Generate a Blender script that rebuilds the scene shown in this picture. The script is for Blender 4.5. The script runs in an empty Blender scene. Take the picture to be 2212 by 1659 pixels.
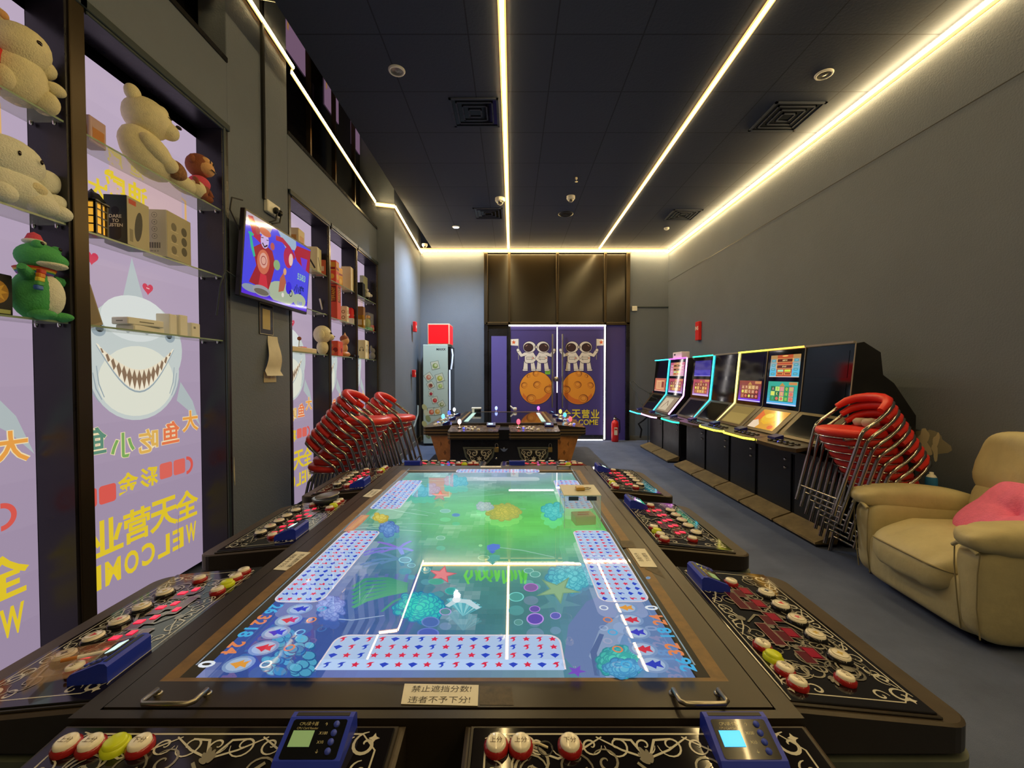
import bpy, math, random
from mathutils import Matrix, Vector
SC = bpy.context.scene
COL = SC.collection
PI = math.pi
rad = math.radians

# ---------------------------------------------------------------- camera, world, exposure
FPX = 930.0
PITCH = rad(1.32)
CAMZ = 1.246
cd = bpy.data.cameras.new('camera')
cam = bpy.data.objects.new('camera', cd)
COL.objects.link(cam)
cd.sensor_width = 36.0
cd.lens = 36.0 * FPX / 2212.0
cd.clip_start = 0.02
cam.location = (0, 0, CAMZ)
cam.rotation_euler = (PI / 2 - PITCH, 0, 0)
SC.camera = cam
w = bpy.data.worlds.new('world')
SC.world = w
w.use_nodes = True
w.node_tree.nodes['Background'].inputs[0].default_value = (0.5, 0.52, 0.6, 1)
w.node_tree.nodes['Background'].inputs[1].default_value = 0.02
SC.view_settings.view_transform = 'Standard'
SC.view_settings.look = 'None'
SC.view_settings.exposure = 0.0
SC.view_settings.gamma = 1.0
SC.view_settings.use_curve_mapping = False
LEDK = 58.0          # radiance of the warm ceiling strips
SC.cycles.max_bounces = 7
SC.cycles.diffuse_bounces = 4
SC.cycles.glossy_bounces = 4
SC.cycles.transmission_bounces = 6
SC.cycles.transparent_max_bounces = 8
SC.cycles.caustics_refractive = False
SC.cycles.sample_clamp_indirect = 4.0


def lin(c):
    return c / 12.92 if c <= 0.04045 else ((c + 0.055) / 1.055) ** 2.4


def hx(h):
    """'#rrggbb' or (r,g,b) linear -> linear rgba"""
    if isinstance(h, str):
        h = h.lstrip('#')
        return tuple(lin(int(h[i:i + 2], 16) / 255.0) for i in (0, 2, 4)) + (1.0,)
    return tuple(h[:3]) + (1.0,)


def area(name, loc, rot, sx, sy, col, power):
    l = bpy.data.lights.new(name, 'AREA')
    l.shape = 'RECTANGLE'
    l.size = sx
    l.size_y = sy
    l.color = col
    l.energy = power
    o = bpy.data.objects.new(name, l)
    COL.objects.link(o)
    o.location = loc
    o.rotation_euler = rot
    return o


# ---------------------------------------------------------------- where a point of the picture lies on a surface of the room
def ray(px, py):
    dx = (px - 1106.0) / FPX
    dy = -(py - 829.5) / FPX
    return Vector((dx, math.cos(PITCH) + dy * math.sin(PITCH), -math.sin(PITCH) + dy * math.cos(PITCH)))


def on_x(px, py, X):
    d = ray(px, py)
    t = X / d.x
    return Vector((X, d.y * t, CAMZ + d.z * t))


def on_y(px, py, Y):
    d = ray(px, py)
    t = Y / d.y
    return Vector((d.x * t, Y, CAMZ + d.z * t))


def on_z(px, py, Z):
    d = ray(px, py)
    t = (Z - CAMZ) / d.z
    return Vector((d.x * t, d.y * t, Z))


# ---------------------------------------------------------------- materials
MATS = {}


def mat(name, col=(0.5, 0.5, 0.5), rough=0.5, metal=0.0, spec=0.5, em=None, es=0.0, bump=0.0, bs=60.0, var=0.0, vs=4.0,
        trans=0.0, ior=1.45, coat=0.0, alpha=1.0, attr=False, sample=True, rvar=0.0, stretch=None):
    if name in MATS:
        return MATS[name]
    m = bpy.data.materials.new(name)
    m.use_nodes = True
    nt = m.node_tree
    b = nt.nodes['Principled BSDF']
    b.inputs['Base Color'].default_value = hx(col)
    b.inputs['Roughness'].default_value = rough
    b.inputs['Metallic'].default_value = metal
    b.inputs['Specular IOR Level'].default_value = spec
    b.inputs['Transmission Weight'].default_value = trans
    b.inputs['IOR'].default_value = ior
    b.inputs['Coat Weight'].default_value = coat
    b.inputs['Coat Roughness'].default_value = 0.04
    b.inputs['Alpha'].default_value = alpha
    if em is not None:
        b.inputs['Emission Color'].default_value = hx(em)
        b.inputs['Emission Strength'].default_value = es
    tc = None
    if bump or var or rvar:
        tc = nt.nodes.new('ShaderNodeTexCoord')
        src = tc.outputs['Object']
        if stretch:
            mp = nt.nodes.new('ShaderNodeMapping')
            mp.inputs['Scale'].default_value = stretch
            nt.links.new(src, mp.inputs[0])
            src = mp.outputs[0]
    if bump:
        n = nt.nodes.new('ShaderNodeTexNoise')
        n.inputs['Scale'].default_value = bs
        n.inputs['Detail'].default_value = 4
        bp = nt.nodes.new('ShaderNodeBump')
        bp.inputs['Strength'].default_value = bump
        bp.inputs['Distance'].default_value = 0.01
        nt.links.new(src, n.inputs['Vector'])
        nt.links.new(n.outputs['Fac'], bp.inputs['Height'])
        nt.links.new(bp.outputs[0], b.inputs['Normal'])
    if var or rvar:
        n = nt.nodes.new('ShaderNodeTexNoise')
        n.inputs['Scale'].default_value = vs
        n.inputs['Detail'].default_value = 6
        n.inputs['Roughness'].default_value = 0.65
        nt.links.new(src, n.inputs['Vector'])
    if var:
        mx = nt.nodes.new('ShaderNodeMix')
        mx.data_type = 'RGBA'
        c = hx(col)
        mx.inputs[6].default_value = tuple(max(0, x * (1 - var)) for x in c[:3]) + (1,)
        mx.inputs[7].default_value = tuple(min(1, x * (1 + var)) for x in c[:3]) + (1,)
        rp = nt.nodes.new('ShaderNodeMapRange')
        rp.inputs[1].default_value = 0.3
        rp.inputs[2].default_value = 0.7
        nt.links.new(n.outputs['Fac'], rp.inputs[0])
        nt.links.new(rp.outputs[0], mx.inputs[0])
        nt.links.new(mx.outputs[2], b.inputs['Base Color'])
    if rvar:
        rp = nt.nodes.new('ShaderNodeMapRange')
        rp.inputs[1].default_value = 0.3
        rp.inputs[2].default_value = 0.7
        rp.inputs[3].default_value = max(0.02, rough - rvar)
        rp.inputs[4].default_value = rough + rvar
        nt.links.new(n.outputs['Fac'], rp.inputs[0])
        nt.links.new(rp.outputs[0], b.inputs['Roughness'])
    if attr:
        a = nt.nodes.new('ShaderNodeAttribute')
        a.attribute_name = 'Col'
        if em is not None:
            nt.links.new(a.outputs['Color'], b.inputs['Emission Color'])
            b.inputs['Base Color'].default_value = (0.02, 0.02, 0.02, 1)
        else:
            nt.links.new(a.outputs['Color'], b.inputs['Base Color'])
    if not sample:
        m.cycles.emission_sampling = 'NONE'
    MATS[name] = m
    return m


WARM = (1.0, 0.73, 0.32)
M = dict(
    wall=mat('wall_paint', '#6a7280', 0.75, spec=0.3, bump=0.25, bs=90, var=0.06, vs=1.2),
    ceil=mat('ceiling_paint', '#515560', 0.8, spec=0.25, bump=0.12, bs=50),
    carpet=mat('carpet', '#687392', 0.95, spec=0.1, bump=0.7, bs=420, var=0.2, vs=2.2),
    black=mat('black_lacquer', '#17161a', 0.28, spec=0.5, var=0.4, vs=2.0, rvar=0.08),
    niche=mat('dark_niche_lining', '#1d1a20', 0.3, spec=0.5, var=0.5, vs=3.5, rvar=0.1),
    brass=mat('dark_bronze_trim', '#43392a', 0.3, metal=0.7),
    tealtrim=mat('dark_teal_trim', '#2f3a40', 0.4, spec=0.5),
    glassdark=mat('dark_window_glass', '#2a2318', 0.2, spec=0.5),
    voidglass=mat('black_window_glass', '#0c0a0a', 0.08, spec=0.6),
    led=mat('warm_led', '#ffe0a0', 0.5, em=WARM, es=LEDK),
    led_edge=mat('warm_led_edge', '#ffb040', 0.5, em=(1.0, 0.60, 0.16), es=1.9),  # imitates the amber glow beside the strips
    ledw=mat('white_led', '#ffffff', 0.5, em=(1.0, 0.93, 0.86), es=9),
    base=mat('baseboard', '#6d6c66', 0.6),
    chrome=mat('chrome', '#d8d6d2', 0.12, metal=1.0),
    steel=mat('brushed_steel', '#a8a396', 0.3, metal=1.0),
    brasslock=mat('brass_padlock', '#c9a860', 0.3, metal=0.9),
    redvinyl=mat('red_vinyl', '#de3026', 0.35, spec=0.5, bump=0.05, bs=30),
    plast_w=mat('white_plastic', '#ece8de', 0.4),
    plast_b=mat('black_plastic', '#101012', 0.35),
    blue=mat('blue_plastic', '#2a40cc', 0.35, spec=0.5),
    red=mat('red_paint', '#d82222', 0.4),
    tablebl=mat('table_black_laminate', '#2c2620', 0.32, spec=0.5, var=0.2, vs=4, rvar=0.04),
    tablebr=mat('worn_brown_bevel', '#7a5f38', 0.45, var=0.3, vs=26, rvar=0.05),
    panelrim=mat('panel_rim', '#463d34', 0.42, var=0.25, vs=12),
    traygr=mat('grey_green_edge', '#5c625a', 0.5, var=0.15, vs=10),
    paper=mat('paper', '#d8cfb4', 0.7, var=0.08, vs=10),
    print=mat('printed', '#ffffff', 0.5, attr=True),
    printgl=mat('printed_glossy', '#ffffff', 0.15, attr=True, coat=0.5),
    backlit=mat('backlit_film', '#000000', 0.35, em='#ffffff', es=0.86, attr=True, spec=0.3),
    backlit_d=mat('backlit_ink', '#000000', 0.35, em='#ffffff', es=0.88, attr=True, spec=0.3, sample=False),
    screen=mat('lit_screen', '#000000', 0.012, em='#ffffff', es=0.84, attr=True, spec=0.9, ior=1.6),
    screen_d=mat('lit_screen_image', '#000000', 0.012, em='#ffffff', es=0.84, attr=True, spec=0.9, ior=1.6, sample=False),
    offscreen=mat('dark_screen_glass', '#0e1114', 0.06, spec=0.6),
    glass=mat('clear_glass', '#dfeee6', 0.02, trans=1.0, ior=1.15, spec=0.6),
    acry=mat('clear_acrylic', '#f2f6f4', 0.03, alpha=0.16, spec=0.8),
    tan=mat('tan_leather', '#c2b68c', 0.48, spec=0.4, bump=0.5, bs=11, var=0.12, vs=5),
    tanseam=mat('tan_leather_seam', '#968a66', 0.6),
    pink=mat('pink_plush', '#f47ca8', 0.9, bump=0.5, bs=120, var=0.08, vs=20),
    cream=mat('cream_plush', '#eadfb6', 0.95, bump=0.6, bs=160, var=0.08, vs=30),
    whiteplush=mat('white_plush', '#f0eedc', 0.95, bump=0.6, bs=160, var=0.06, vs=30),
    green=mat('green_plush', '#55b26a', 0.9, bump=0.5, bs=160, var=0.1, vs=30),
    brown=mat('brown_plush', '#94563a', 0.9, bump=0.5, bs=160),
    peach=mat('peach_plush', '#dba873', 0.9, bump=0.4, bs=160),
    pinktoy=mat('pink_toy_shirt', '#e0546c', 0.9, bump=0.4, bs=160),
    orange=mat('orange_panel', '#c98545', 0.5, var=0.2, vs=14),
    eye=mat('dark_eye', '#1c0f0a', 0.1),
    gold=mat('gold_foil', '#c98f2a', 0.3, metal=0.6),
)


# ---------------------------------------------------------------- mesh builder
class MB:
    def __init__(s):
        s.v = []; s.f = []; s.fm = []; s.fc = []; s.fs = []; s.mats = []; s.T = None; s.anyc = False

    def mi(s, m):
        if isinstance(m, str):
            m = M[m]
        if m not in s.mats:
            s.mats.append(m)
        return s.mats.index(m)

    def add(s, vs, fs, m, smooth=False, col=None):
        k = len(s.v)
        if s.T is not None:
            vs = [s.T @ Vector(q) for q in vs]
        s.v.extend([tuple(q) for q in vs])
        i = s.mi(m)
        c = None
        if col is not None:
            c = hx(col); s.anyc = True
        for f in fs:
            s.f.append([k + j for j in f]); s.fm.append(i); s.fs.append(smooth); s.fc.append(c)
        return s

    def box(s, a, b, m, bev=0.0, col=None):
        x0, y0, z0 = [min(p, q) for p, q in zip(a, b)]
        x1, y1, z1 = [max(p, q) for p, q in zip(a, b)]
        e = min(bev, (x1 - x0) / 2.01, (y1 - y0) / 2.01, (z1 - z0) / 2.01)
        if e <= 0:
            vs = [(x0, y0, z0), (x1, y0, z0), (x1, y1, z0), (x0, y1, z0), (x0, y0, z1), (x1, y0, z1), (x1, y1, z1), (x0, y1, z1)]
            return s.add(vs, [(0, 3, 2, 1), (4, 5, 6, 7), (0, 1, 5, 4), (1, 2, 6, 5), (2, 3, 7, 6), (3, 0, 4, 7)], m, col=col)
        vs = []; idx = {}
        for ix, X in ((0, (x0, x0 + e)), (1, (x1, x1 - e))):
            for iy, Y in ((0, (y0, y0 + e)), (1, (y1, y1 - e))):
                for iz, Z in ((0, (z0, z0 + e)), (1, (z1, z1 - e))):
                    for ax in range(3):
                        p = (X[0 if ax == 0 else 1], Y[0 if ax == 1 else 1], Z[0 if ax == 2 else 1])
                        idx[(ix, iy, iz, ax)] = len(vs); vs.append(p)
        g = lambda ix, iy, iz, ax: idx[(ix, iy, iz, ax)]
        fs = []
        fs.append([g(0, 0, 0, 0), g(0, 0, 1, 0), g(0, 1, 1, 0), g(0, 1, 0, 0)])
        fs.append([g(1, 0, 0, 0), g(1, 1, 0, 0), g(1, 1, 1, 0), g(1, 0, 1, 0)])
        fs.append([g(0, 0, 0, 1), g(1, 0, 0, 1), g(1, 0, 1, 1), g(0, 0, 1, 1)])
        fs.append([g(0, 1, 0, 1), g(0, 1, 1, 1), g(1, 1, 1, 1), g(1, 1, 0, 1)])
        fs.append([g(0, 0, 0, 2), g(0, 1, 0, 2), g(1, 1, 0, 2), g(1, 0, 0, 2)])
        fs.append([g(0, 0, 1, 2), g(1, 0, 1, 2), g(1, 1, 1, 2), g(0, 1, 1, 2)])
        for i in (0, 1):
            for j in (0, 1):
                fs.append([g(0, i, j, 1), g(1, i, j, 1), g(1, i, j, 2), g(0, i, j, 2)])
                fs.append([g(i, 0, j, 0), g(i, 1, j, 0), g(i, 1, j, 2), g(i, 0, j, 2)])
                fs.append([g(i, j, 0, 0), g(i, j, 1, 0), g(i, j, 1, 1), g(i, j, 0, 1)])
                for k in (0, 1):
                    fs.append([g(i, j, k, 0), g(i, j, k, 1), g(i, j, k, 2)])
        return s.add(vs, fs, m, col=col)

    def prism(s, poly, a0, a1, m, axis='z', smooth=False, col=None):
        n = len(poly)
        def P(p, t):
            return {'z': (p[0], p[1], t), 'y': (p[0], t, p[1]), 'x': (t, p[0], p[1])}[axis]
        vs = [P(p, a0) for p in poly] + [P(p, a1) for p in poly]
        s.add(vs, [list(range(n))[::-1], list(range(n, 2 * n))], m, col=col)
        return s.add(vs, [(i, (i + 1) % n, n + (i + 1) % n, n + i) for i in range(n)], m, smooth, col=col)

    def tube(s, path, r, m, n=8, closed=False, col=None, caps=True):
        P = [Vector(p) for p in path]
        k = len(P)
        rr = r if isinstance(r, (list, tuple)) else [r] * k
        tang = []
        for i in range(k):
            if closed:
                t = P[(i + 1) % k] - P[i - 1]
            else:
                t = P[min(i + 1, k - 1)] - P[max(i - 1, 0)]
            tang.append(t.normalized() if t.length > 1e-9 else Vector((0, 0, 1)))
        up = Vector((0, 0, 1)) if abs(tang[0].z) < 0.9 else Vector((1, 0, 0))
        u = tang[0].cross(up).normalized()
        vs = []
        for i in range(k):
            u = (u - tang[i] * u.dot(tang[i]))
            u = u.normalized() if u.length > 1e-6 else tang[i].orthogonal().normalized()
            v = tang[i].cross(u)
            for j in range(n):
                a = 2 * PI * j / n
                vs.append(P[i] + (u * math.cos(a) + v * math.sin(a)) * rr[i])
        fs = []
        for i in range(k if closed else k - 1):
            for j in range(n):
                a, b = i * n + j, i * n + (j + 1) % n
                c, d = ((i + 1) % k) * n + (j + 1) % n, ((i + 1) % k) * n + j
                fs.append((a, b, c, d))
        s.add(vs, fs, m, True, col)
        if not closed and caps:
            s.add(vs[:n], [list(range(n))[::-1]], m, col=col)
            s.add(vs[-n:], [list(range(n))], m, col=col)
        return s

    def lathe(s, prof, c, m, n=20, axis='z', smooth=True, col=None, arc=None):
        vs = []; full = arc is None
        a0, a1 = arc if arc else (0, 2 * PI)
        q = n if full else n + 1
        for (r, h) in prof:
            for j in range(q):
                a = a0 + (a1 - a0) * j / n
                x, y = r * math.cos(a), r * math.sin(a)
                p = {'z': (x, y, h), 'y': (x, h, y), 'x': (h, x, y)}[axis]
                vs.append((p[0] + c[0], p[1] + c[1], p[2] + c[2]))
        fs = []
        for i in range(len(prof) - 1):
            for j in range(n):
                j2 = (j + 1) % q
                fs.append((i * q + j, i * q + j2, (i + 1) * q + j2, (i + 1) * q + j))
        return s.add(vs, fs, m, smooth, col)

    def ell(s, c, r, m, rot=None, e=1.0, e2=None, n=18, k=12, col=None, fn=None):
        """(super)ellipsoid; e<1 boxier"""
        e2 = e if e2 is None else e2
        sg = lambda t, p: math.copysign(abs(t) ** p, t)
        vs = []
        Rm = rot if rot is not None else Matrix.Identity(3)
        if isinstance(Rm, (tuple, list)):
            from mathutils import Euler
            Rm = Euler(Rm).to_matrix()
        for i in range(k + 1):
            ph = -PI / 2 + PI * i / k
            for j in range(n):
                th = 2 * PI * j / n
                x = r[0] * sg(math.cos(ph), e2) * sg(math.cos(th), e)
                y = r[1] * sg(math.cos(ph), e2) * sg(math.sin(th), e)
                z = r[2] * sg(math.sin(ph), e2)
                p = Vector((x, y, z))
                if fn:
                    p = Vector(fn(p))
                vs.append(Rm @ p + Vector(c))
        fs = [(i * n + j, i * n + (j + 1) % n, (i + 1) * n + (j + 1) % n, (i + 1) * n + j) for i in range(k) for j in range(n)]
        return s.add(vs, fs, m, True, col)

    def build(s, name, parent=None, loc=None, rot=None, **props):
        me = bpy.data.meshes.new(name)
        me.from_pydata(s.v, [], s.f)
        for m in s.mats:
            me.materials.append(m)
        me.polygons.foreach_set('material_index', s.fm)
        me.polygons.foreach_set('use_smooth', s.fs)
        if s.anyc:
            at = me.color_attributes.new('Col', 'FLOAT_COLOR', 'CORNER')
            buf = []
            for f, c in zip(s.f, s.fc):
                buf.extend((c or (0.5, 0.5, 0.5, 1)) * len(f))
            at.data.foreach_set('color', buf)
        me.update()
        o = bpy.data.objects.new(name, me)
        COL.objects.link(o)
        if parent is not None:
            o.parent = parent
        if loc is not None:
            o.location = loc
        if rot is not None:
            o.rotation_euler = rot
        for k_, v_ in props.items():
            o[k_] = v_
        return o


def empty(name, loc=(0, 0, 0), rotz=0.0, label=None, cat=None, group=None):
    o = bpy.data.objects.new(name, None)
    o.empty_display_size = 0.1
    COL.objects.link(o)
    o.location = loc
    o.rotation_euler = (0, 0, rotz)
    tag(o, label, cat, group)
    return o


def tag(o, label=None, cat=None, group=None, kind=None):
    if label: o['label'] = label
    if cat: o['category'] = cat
    if group: o['group'] = group
    if kind: o['kind'] = kind
    return o


def dup(root, loc=None, rot=None, label=None, group=None):
    def cp(o, par):
        c = o.copy()
        COL.objects.link(c)
        if par is not None:
            c.parent = par
        for ch in kids.get(o.name, []):
            cp(ch, c)
        return c
    kids = {}
    def walk(o):
        kids[o.name] = list(o.children)
        for ch in o.children:
            walk(ch)
    walk(root)
    r = cp(root, None)
    if loc is not None: r.location = loc
    if rot is not None: r.rotation_euler = rot
    if label: r['label'] = label
    if group: r['group'] = group
    return r


# ---------------------------------------------------------------- writing and flat graphics
_TX = {}


def glyphs(body, bold=0.0):
    key = (body, bold)
    if key in _TX:
        return _TX[key]
    c = bpy.data.curves.new('txt', 'FONT')
    c.body = body
    c.offset = bold
    c.resolution_u = 3
    o = bpy.data.objects.new('txt', c)
    COL.objects.link(o)
    bpy.context.view_layer.update()
    me = o.to_mesh()
    vs = [(q.co.x, q.co.y) for q in me.vertices]
    fs = [tuple(p.vertices) for p in me.polygons]
    o.to_mesh_clear()
    bpy.data.objects.remove(o)
    bpy.data.curves.remove(c)
    x0 = min(p[0] for p in vs); x1 = max(p[0] for p in vs)
    y0 = min(p[1] for p in vs); y1 = max(p[1] for p in vs)
    h = y1 - y0
    vs = [((p[0] - (x0 + x1) / 2) / h, (p[1] - (y0 + y1) / 2) / h) for p in vs]
    _TX[key] = (vs, fs, (x1 - x0) / h)
    return _TX[key]


class Art(MB):
    """flat graphics laid on a plane: origin O, axes U and V, drawn outwards along N"""
    def __init__(s, O, U, V, m='print', lift=0.0006, fn=None):
        super().__init__()
        s.O = Vector(O); s.U = Vector(U).normalized(); s.V = Vector(V).normalized()
        s.N = s.U.cross(s.V).normalized()
        s.m = m; s.z = lift; s.fn = fn

    def put(s, pts, faces, col, m=None):
        s.z += 0.000012
        if s.fn:
            pts = [s.fn(*p) for p in pts]
        vs = [s.O + s.U * p[0] + s.V * p[1] + s.N * s.z for p in pts]
        s.add(vs, faces, m or s.m, col=col)
        return s

    def poly(s, pts, col, m=None):
        return s.put(pts, [list(range(len(pts)))], col, m)

    def rect(s, x0, y0, x1, y1, col, m=None):
        return s.poly([(x0, y0), (x1, y0), (x1, y1), (x0, y1)], col, m)

    def rrect(s, x0, y0, x1, y1, r, col, m=None, n=5, rot=0.0):
        pts = []
        for cx, cy, a in ((x1 - r, y0 + r, -90), (x1 - r, y1 - r, 0), (x0 + r, y1 - r, 90), (x0 + r, y0 + r, 180)):
            for i in range(n + 1):
                t = rad(a + 90 * i / n)
                pts.append((cx + r * math.cos(t), cy + r * math.sin(t)))
        return s.poly(pts, col, m)

    def circ(s, cx, cy, r, col, ry=None, rot=0.0, n=20, m=None):
        ry = r if ry is None else ry
        c, d = math.cos(rot), math.sin(rot)
        return s.poly([(cx + r * math.cos(t) * c - ry * math.sin(t) * d, cy + r * math.cos(t) * d + ry * math.sin(t) * c)
                       for t in [2 * PI * i / n for i in range(n)]], col, m)

    def ring(s, cx, cy, r0, r1, col, k=1.0, n=24, a0=0.0, a1=360.0, m=None):
        q = [rad(a0 + (a1 - a0) * i / n) for i in range(n + 1)]
        pts = [(cx + r0 * math.cos(t), cy + r0 * k * math.sin(t)) for t in q] + [(cx + r1 * math.cos(t), cy + r1 * k * math.sin(t)) for t in q]
        return s.put(pts, [(i, i + 1, n + 2 + i, n + 1 + i) for i in range(n)], col, m)

    def star(s, cx, cy, r, col, k=0.45, n=5, rot=0.0, m=None):
        return s.poly([(cx + r * (1 if i % 2 == 0 else k) * math.cos(rot + PI / 2 + PI * i / n),
                        cy + r * (1 if i % 2 == 0 else k) * math.sin(rot + PI / 2 + PI * i / n)) for i in range(2 * n)], col, m)

    def rib(s, path, w, col, m=None, taper=True):
        k = len(path)
        L = []; R = []
        for i, p in enumerate(path):
            a = path[max(0, i - 1)]; b = path[min(k - 1, i + 1)]
            dx, dy = b[0] - a[0], b[1] - a[1]
            d = math.hypot(dx, dy) or 1
            ww = (w[i] if isinstance(w, (list, tuple)) else w * (math.sin(PI * (i + 0.6) / (k + 0.2)) ** 0.5 if taper else 1)) / 2
            L.append((p[0] - dy / d * ww, p[1] + dx / d * ww)); R.append((p[0] + dy / d * ww, p[1] - dx / d * ww))
        return s.put(L + R, [(i, k + i, k + i + 1, i + 1) for i in range(k - 1)], col, m)

    def curl(s, cx, cy, r, a0, turns, w, col, tail=0.0, m=None):
        pts = []
        n = int(14 * abs(turns)) + 4
        for i in range(n + 1):
            t = i / n
            a = rad(a0) + 2 * PI * turns * t
            rr = r * (1 - t) ** 0.8 + r * 0.08
            pts.append((cx + rr * math.cos(a), cy + rr * math.sin(a)))
        return s.rib(pts, w, col, m)

    def txt(s, body, cx, cy, h, col, wd=None, rot=0.0, mir=False, bold=0.0, m=None):
        vs, fs, asp = glyphs(body, bold)
        sx = h if wd is None else wd / asp
        if mir: sx = -sx
        c, d = math.cos(rot), math.sin(rot)
        pts = [(cx + p[0] * sx * c - p[1] * h * d, cy + p[0] * sx * d + p[1] * h * c) for p in vs]
        return s.put(pts, fs, col, m)


def heart(cx, cy, r):
    return [(cx + r * 16 * math.sin(t) ** 3 / 16, cy + r * (13 * math.cos(t) - 5 * math.cos(2 * t) - 2 * math.cos(3 * t) - math.cos(4 * t)) / 16)
            for t in [2 * PI * i / 20 for i in range(20)]]


def mixc(a, b, t):
    a, b = hx(a), hx(b)
    return tuple(a[i] * (1 - t) + b[i] * t for i in range(3))
# ================================================================ THE ROOM
CH = 3.57      # ceiling height
XR, XL, YB = 2.93, -1.84, 8.11


def struct(name, mb, label, parent=None):
    o = mb.build(name, parent)
    if parent is None:
        tag(o, label, None, None, 'structure')
    return o


mb = MB(); mb.box((-2.3, -2.8, -0.1), (3.1, 8.4, 0), 'carpet')
struct('floor', mb, 'dark blue grey carpet covering the whole floor')

# ceiling with square tiles
def ceiling_material():
    m = M['ceil']
    nt = m.node_tree
    b = nt.nodes['Principled BSDF']
    tc = nt.nodes.new('ShaderNodeTexCoord')
    mp = nt.nodes.new('ShaderNodeMapping')
    mp.inputs['Location'].default_value = (0.30, 0.0, 0)
    br = nt.nodes.new('ShaderNodeTexBrick')
    br.offset = 0.0
    br.inputs['Scale'].default_value = 1.0
    br.inputs['Brick Width'].default_value = 0.6
    br.inputs['Row Height'].default_value = 0.6
    br.inputs['Mortar Size'].default_value = 0.005
    br.inputs['Color1'].default_value = hx('#495061')
    br.inputs['Color2'].default_value = hx('#464d5e')
    br.inputs['Mortar'].default_value = hx('#333845')
    nt.links.new(tc.outputs['Object'], mp.inputs[0])
    nt.links.new(mp.outputs[0], br.inputs['Vector'])
    nt.links.new(br.outputs['Color'], b.inputs['Base Color'])
ceiling_material()
mb = MB()
mb.box((-1.48, -2.8, CH), (3.1, 8.4, CH + 0.05), 'ceil')
mb.box((-2.3, -2.8, 5.2), (-1.3, 6.0, 5.3), 'voidglass')
mb.box((-1.50, -2.8, CH + 0.05), (-1.40, 6.0, 5.2), 'black')
struct('ceiling', mb, 'dark tiled ceiling crossed by warm LED lines')

mb = MB(); mb.box((XR, -2.8, 0), (XR + 0.15, 8.4, CH), 'wall')
mb.box((XR - 0.002, -2.8, 2.975), (XR, YB, 2.981), 'plast_b')
wall_r = struct('wall_right', mb, 'plain dark grey wall behind the slot machines')
# worn plaster patches on it
def blot(a, cy, cz, ry, rz, col, seed, k=0.35):
    r = random.Random(seed)
    n = 26
    ph = [r.uniform(0, 6.28) for _ in range(4)]
    pts = []
    for i in range(n):
        t = 2 * PI * i / n
        q = 1 + k * 0.4 * (math.sin(2 * t + ph[0]) + math.sin(3 * t + ph[1]) * .8 + math.sin(5 * t + ph[2]) * .6 + r.uniform(-.3, .3))
        pts.append((cy + ry * q * math.cos(t), cz + rz * q * math.sin(t)))
    a.poly(pts, col)
a = Art((XR, 0, 0), (0, -1, 0), (0, 0, 1), 'print', 0.001)
c = on_x(2003, 955, XR)
blot(a, -c.y, c.z, 0.14, 0.09, '#a09c88', 3)
blot(a, -c.y - 0.02, c.z, 0.05, 0.075, '#dcd0b0', 5, .8)
blot(a, -c.y + 0.06, c.z - .02, 0.028, 0.07, '#dcd2b4', 6, .8)
a.build('plaster_patch', wall_r)

# back wall: two painted ends, glass shop front between
mb = MB()
GX0, GX1 = -0.488, 2.197
mb.box((-1.9, YB, 0), (GX0, YB + 0.15, CH), 'wall')
mb.box((GX1, YB, 0), (3.1, YB + 0.15, CH), 'wall')
mb.box((GX0, YB + 0.08, 0), (GX1, YB + 0.15, CH), 'voidglass')
wall_b = struct('wall_back', mb, 'dark blue grey end wall on both sides of the glass doors')
mb = MB(); mb.box((-2.3, -2.85, 0), (3.1, -2.7, CH), 'wall')
mb.box((-2.3, -2.85, CH), (-1.3, -2.7, 5.2), 'wall')
struct('wall_front', mb, 'plain dark wall closing the room')

# wall to the street side, with its niches and dark high windows
mb = MB()
W0 = XL - 0.18
mb.box((W0, -2.8, 0), (XL, 0.90, 3.25), 'wall')
mb.box((W0, 0.90, 2.84), (XL, 2.82, 3.25), 'wall')
mb.box((W0, 2.82, 0), (XL, 3.57, 4.4), 'wall', 0.004)
mb.box((W0, 3.57, 2.77), (XL, 5.9, 3.21), 'wall')
mb.prism([(-2.1, 5.9), (-1.60, 5.9), (-1.725, 8.2), (-2.1, 8.2)], 0, 5.2, 'wall')
mb.box((-2.10, -2.8, 0), (-2.06, 5.95, 5.2), 'voidglass')
wall_l = struct('wall_left', mb, 'dark grey wall with shelf niches, high windows and a pier')
# trims of the high windows
mb = MB()
for y0, y1, z in ((-2.0, 2.82, 3.25), (3.57, 5.9, 3.21)):
    mb.box((W0, y0, z), (XL + 0.01, y1, z + 0.03), 'black')
    for k in range(1, 4):
        yy = y0 + (y1 - y0) * k / 4
        mb.box((W0 + .06, yy, z + .03), (W0 + 0.10, yy + 0.03, 4.4), 'brass')
struct('trim_1', mb, 'black sill under the high dark windows')
a = Art((-2.055, 0, 0), (0, -1, 0), (0, 0, 1), 'backlit_dim', 0.002)
a.N = Vector((1, 0, 0))
M['backlit_dim'] = mat('dim_backlit_film', '#000000', 0.4, em='#ffffff', es=0.33, attr=True, sample=False)
a.m = 'backlit_dim'
for y0, y1 in ((3.02, 3.42), (3.95, 4.36), (4.78, 5.17), (5.58, 5.88)):
    a.rect(-y1, 4.2, -y0, 5.15, '#b48cae')
    mx = -(y0 + y1) / 2
    a.rib([(mx - .16, 5.1), (mx - .14, 4.72), (mx - .05, 4.82), (mx, 4.66), (mx + .12, 4.6), (mx + .14, 4.4)], .03, '#e0a25a', taper=False)
    a.rib([(mx - .10, 5.1), (mx - .09, 4.84), (mx - .02, 4.9), (mx + .04, 4.75), (mx + .15, 4.68)], .016, '#e0a25a', taper=False)
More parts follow.
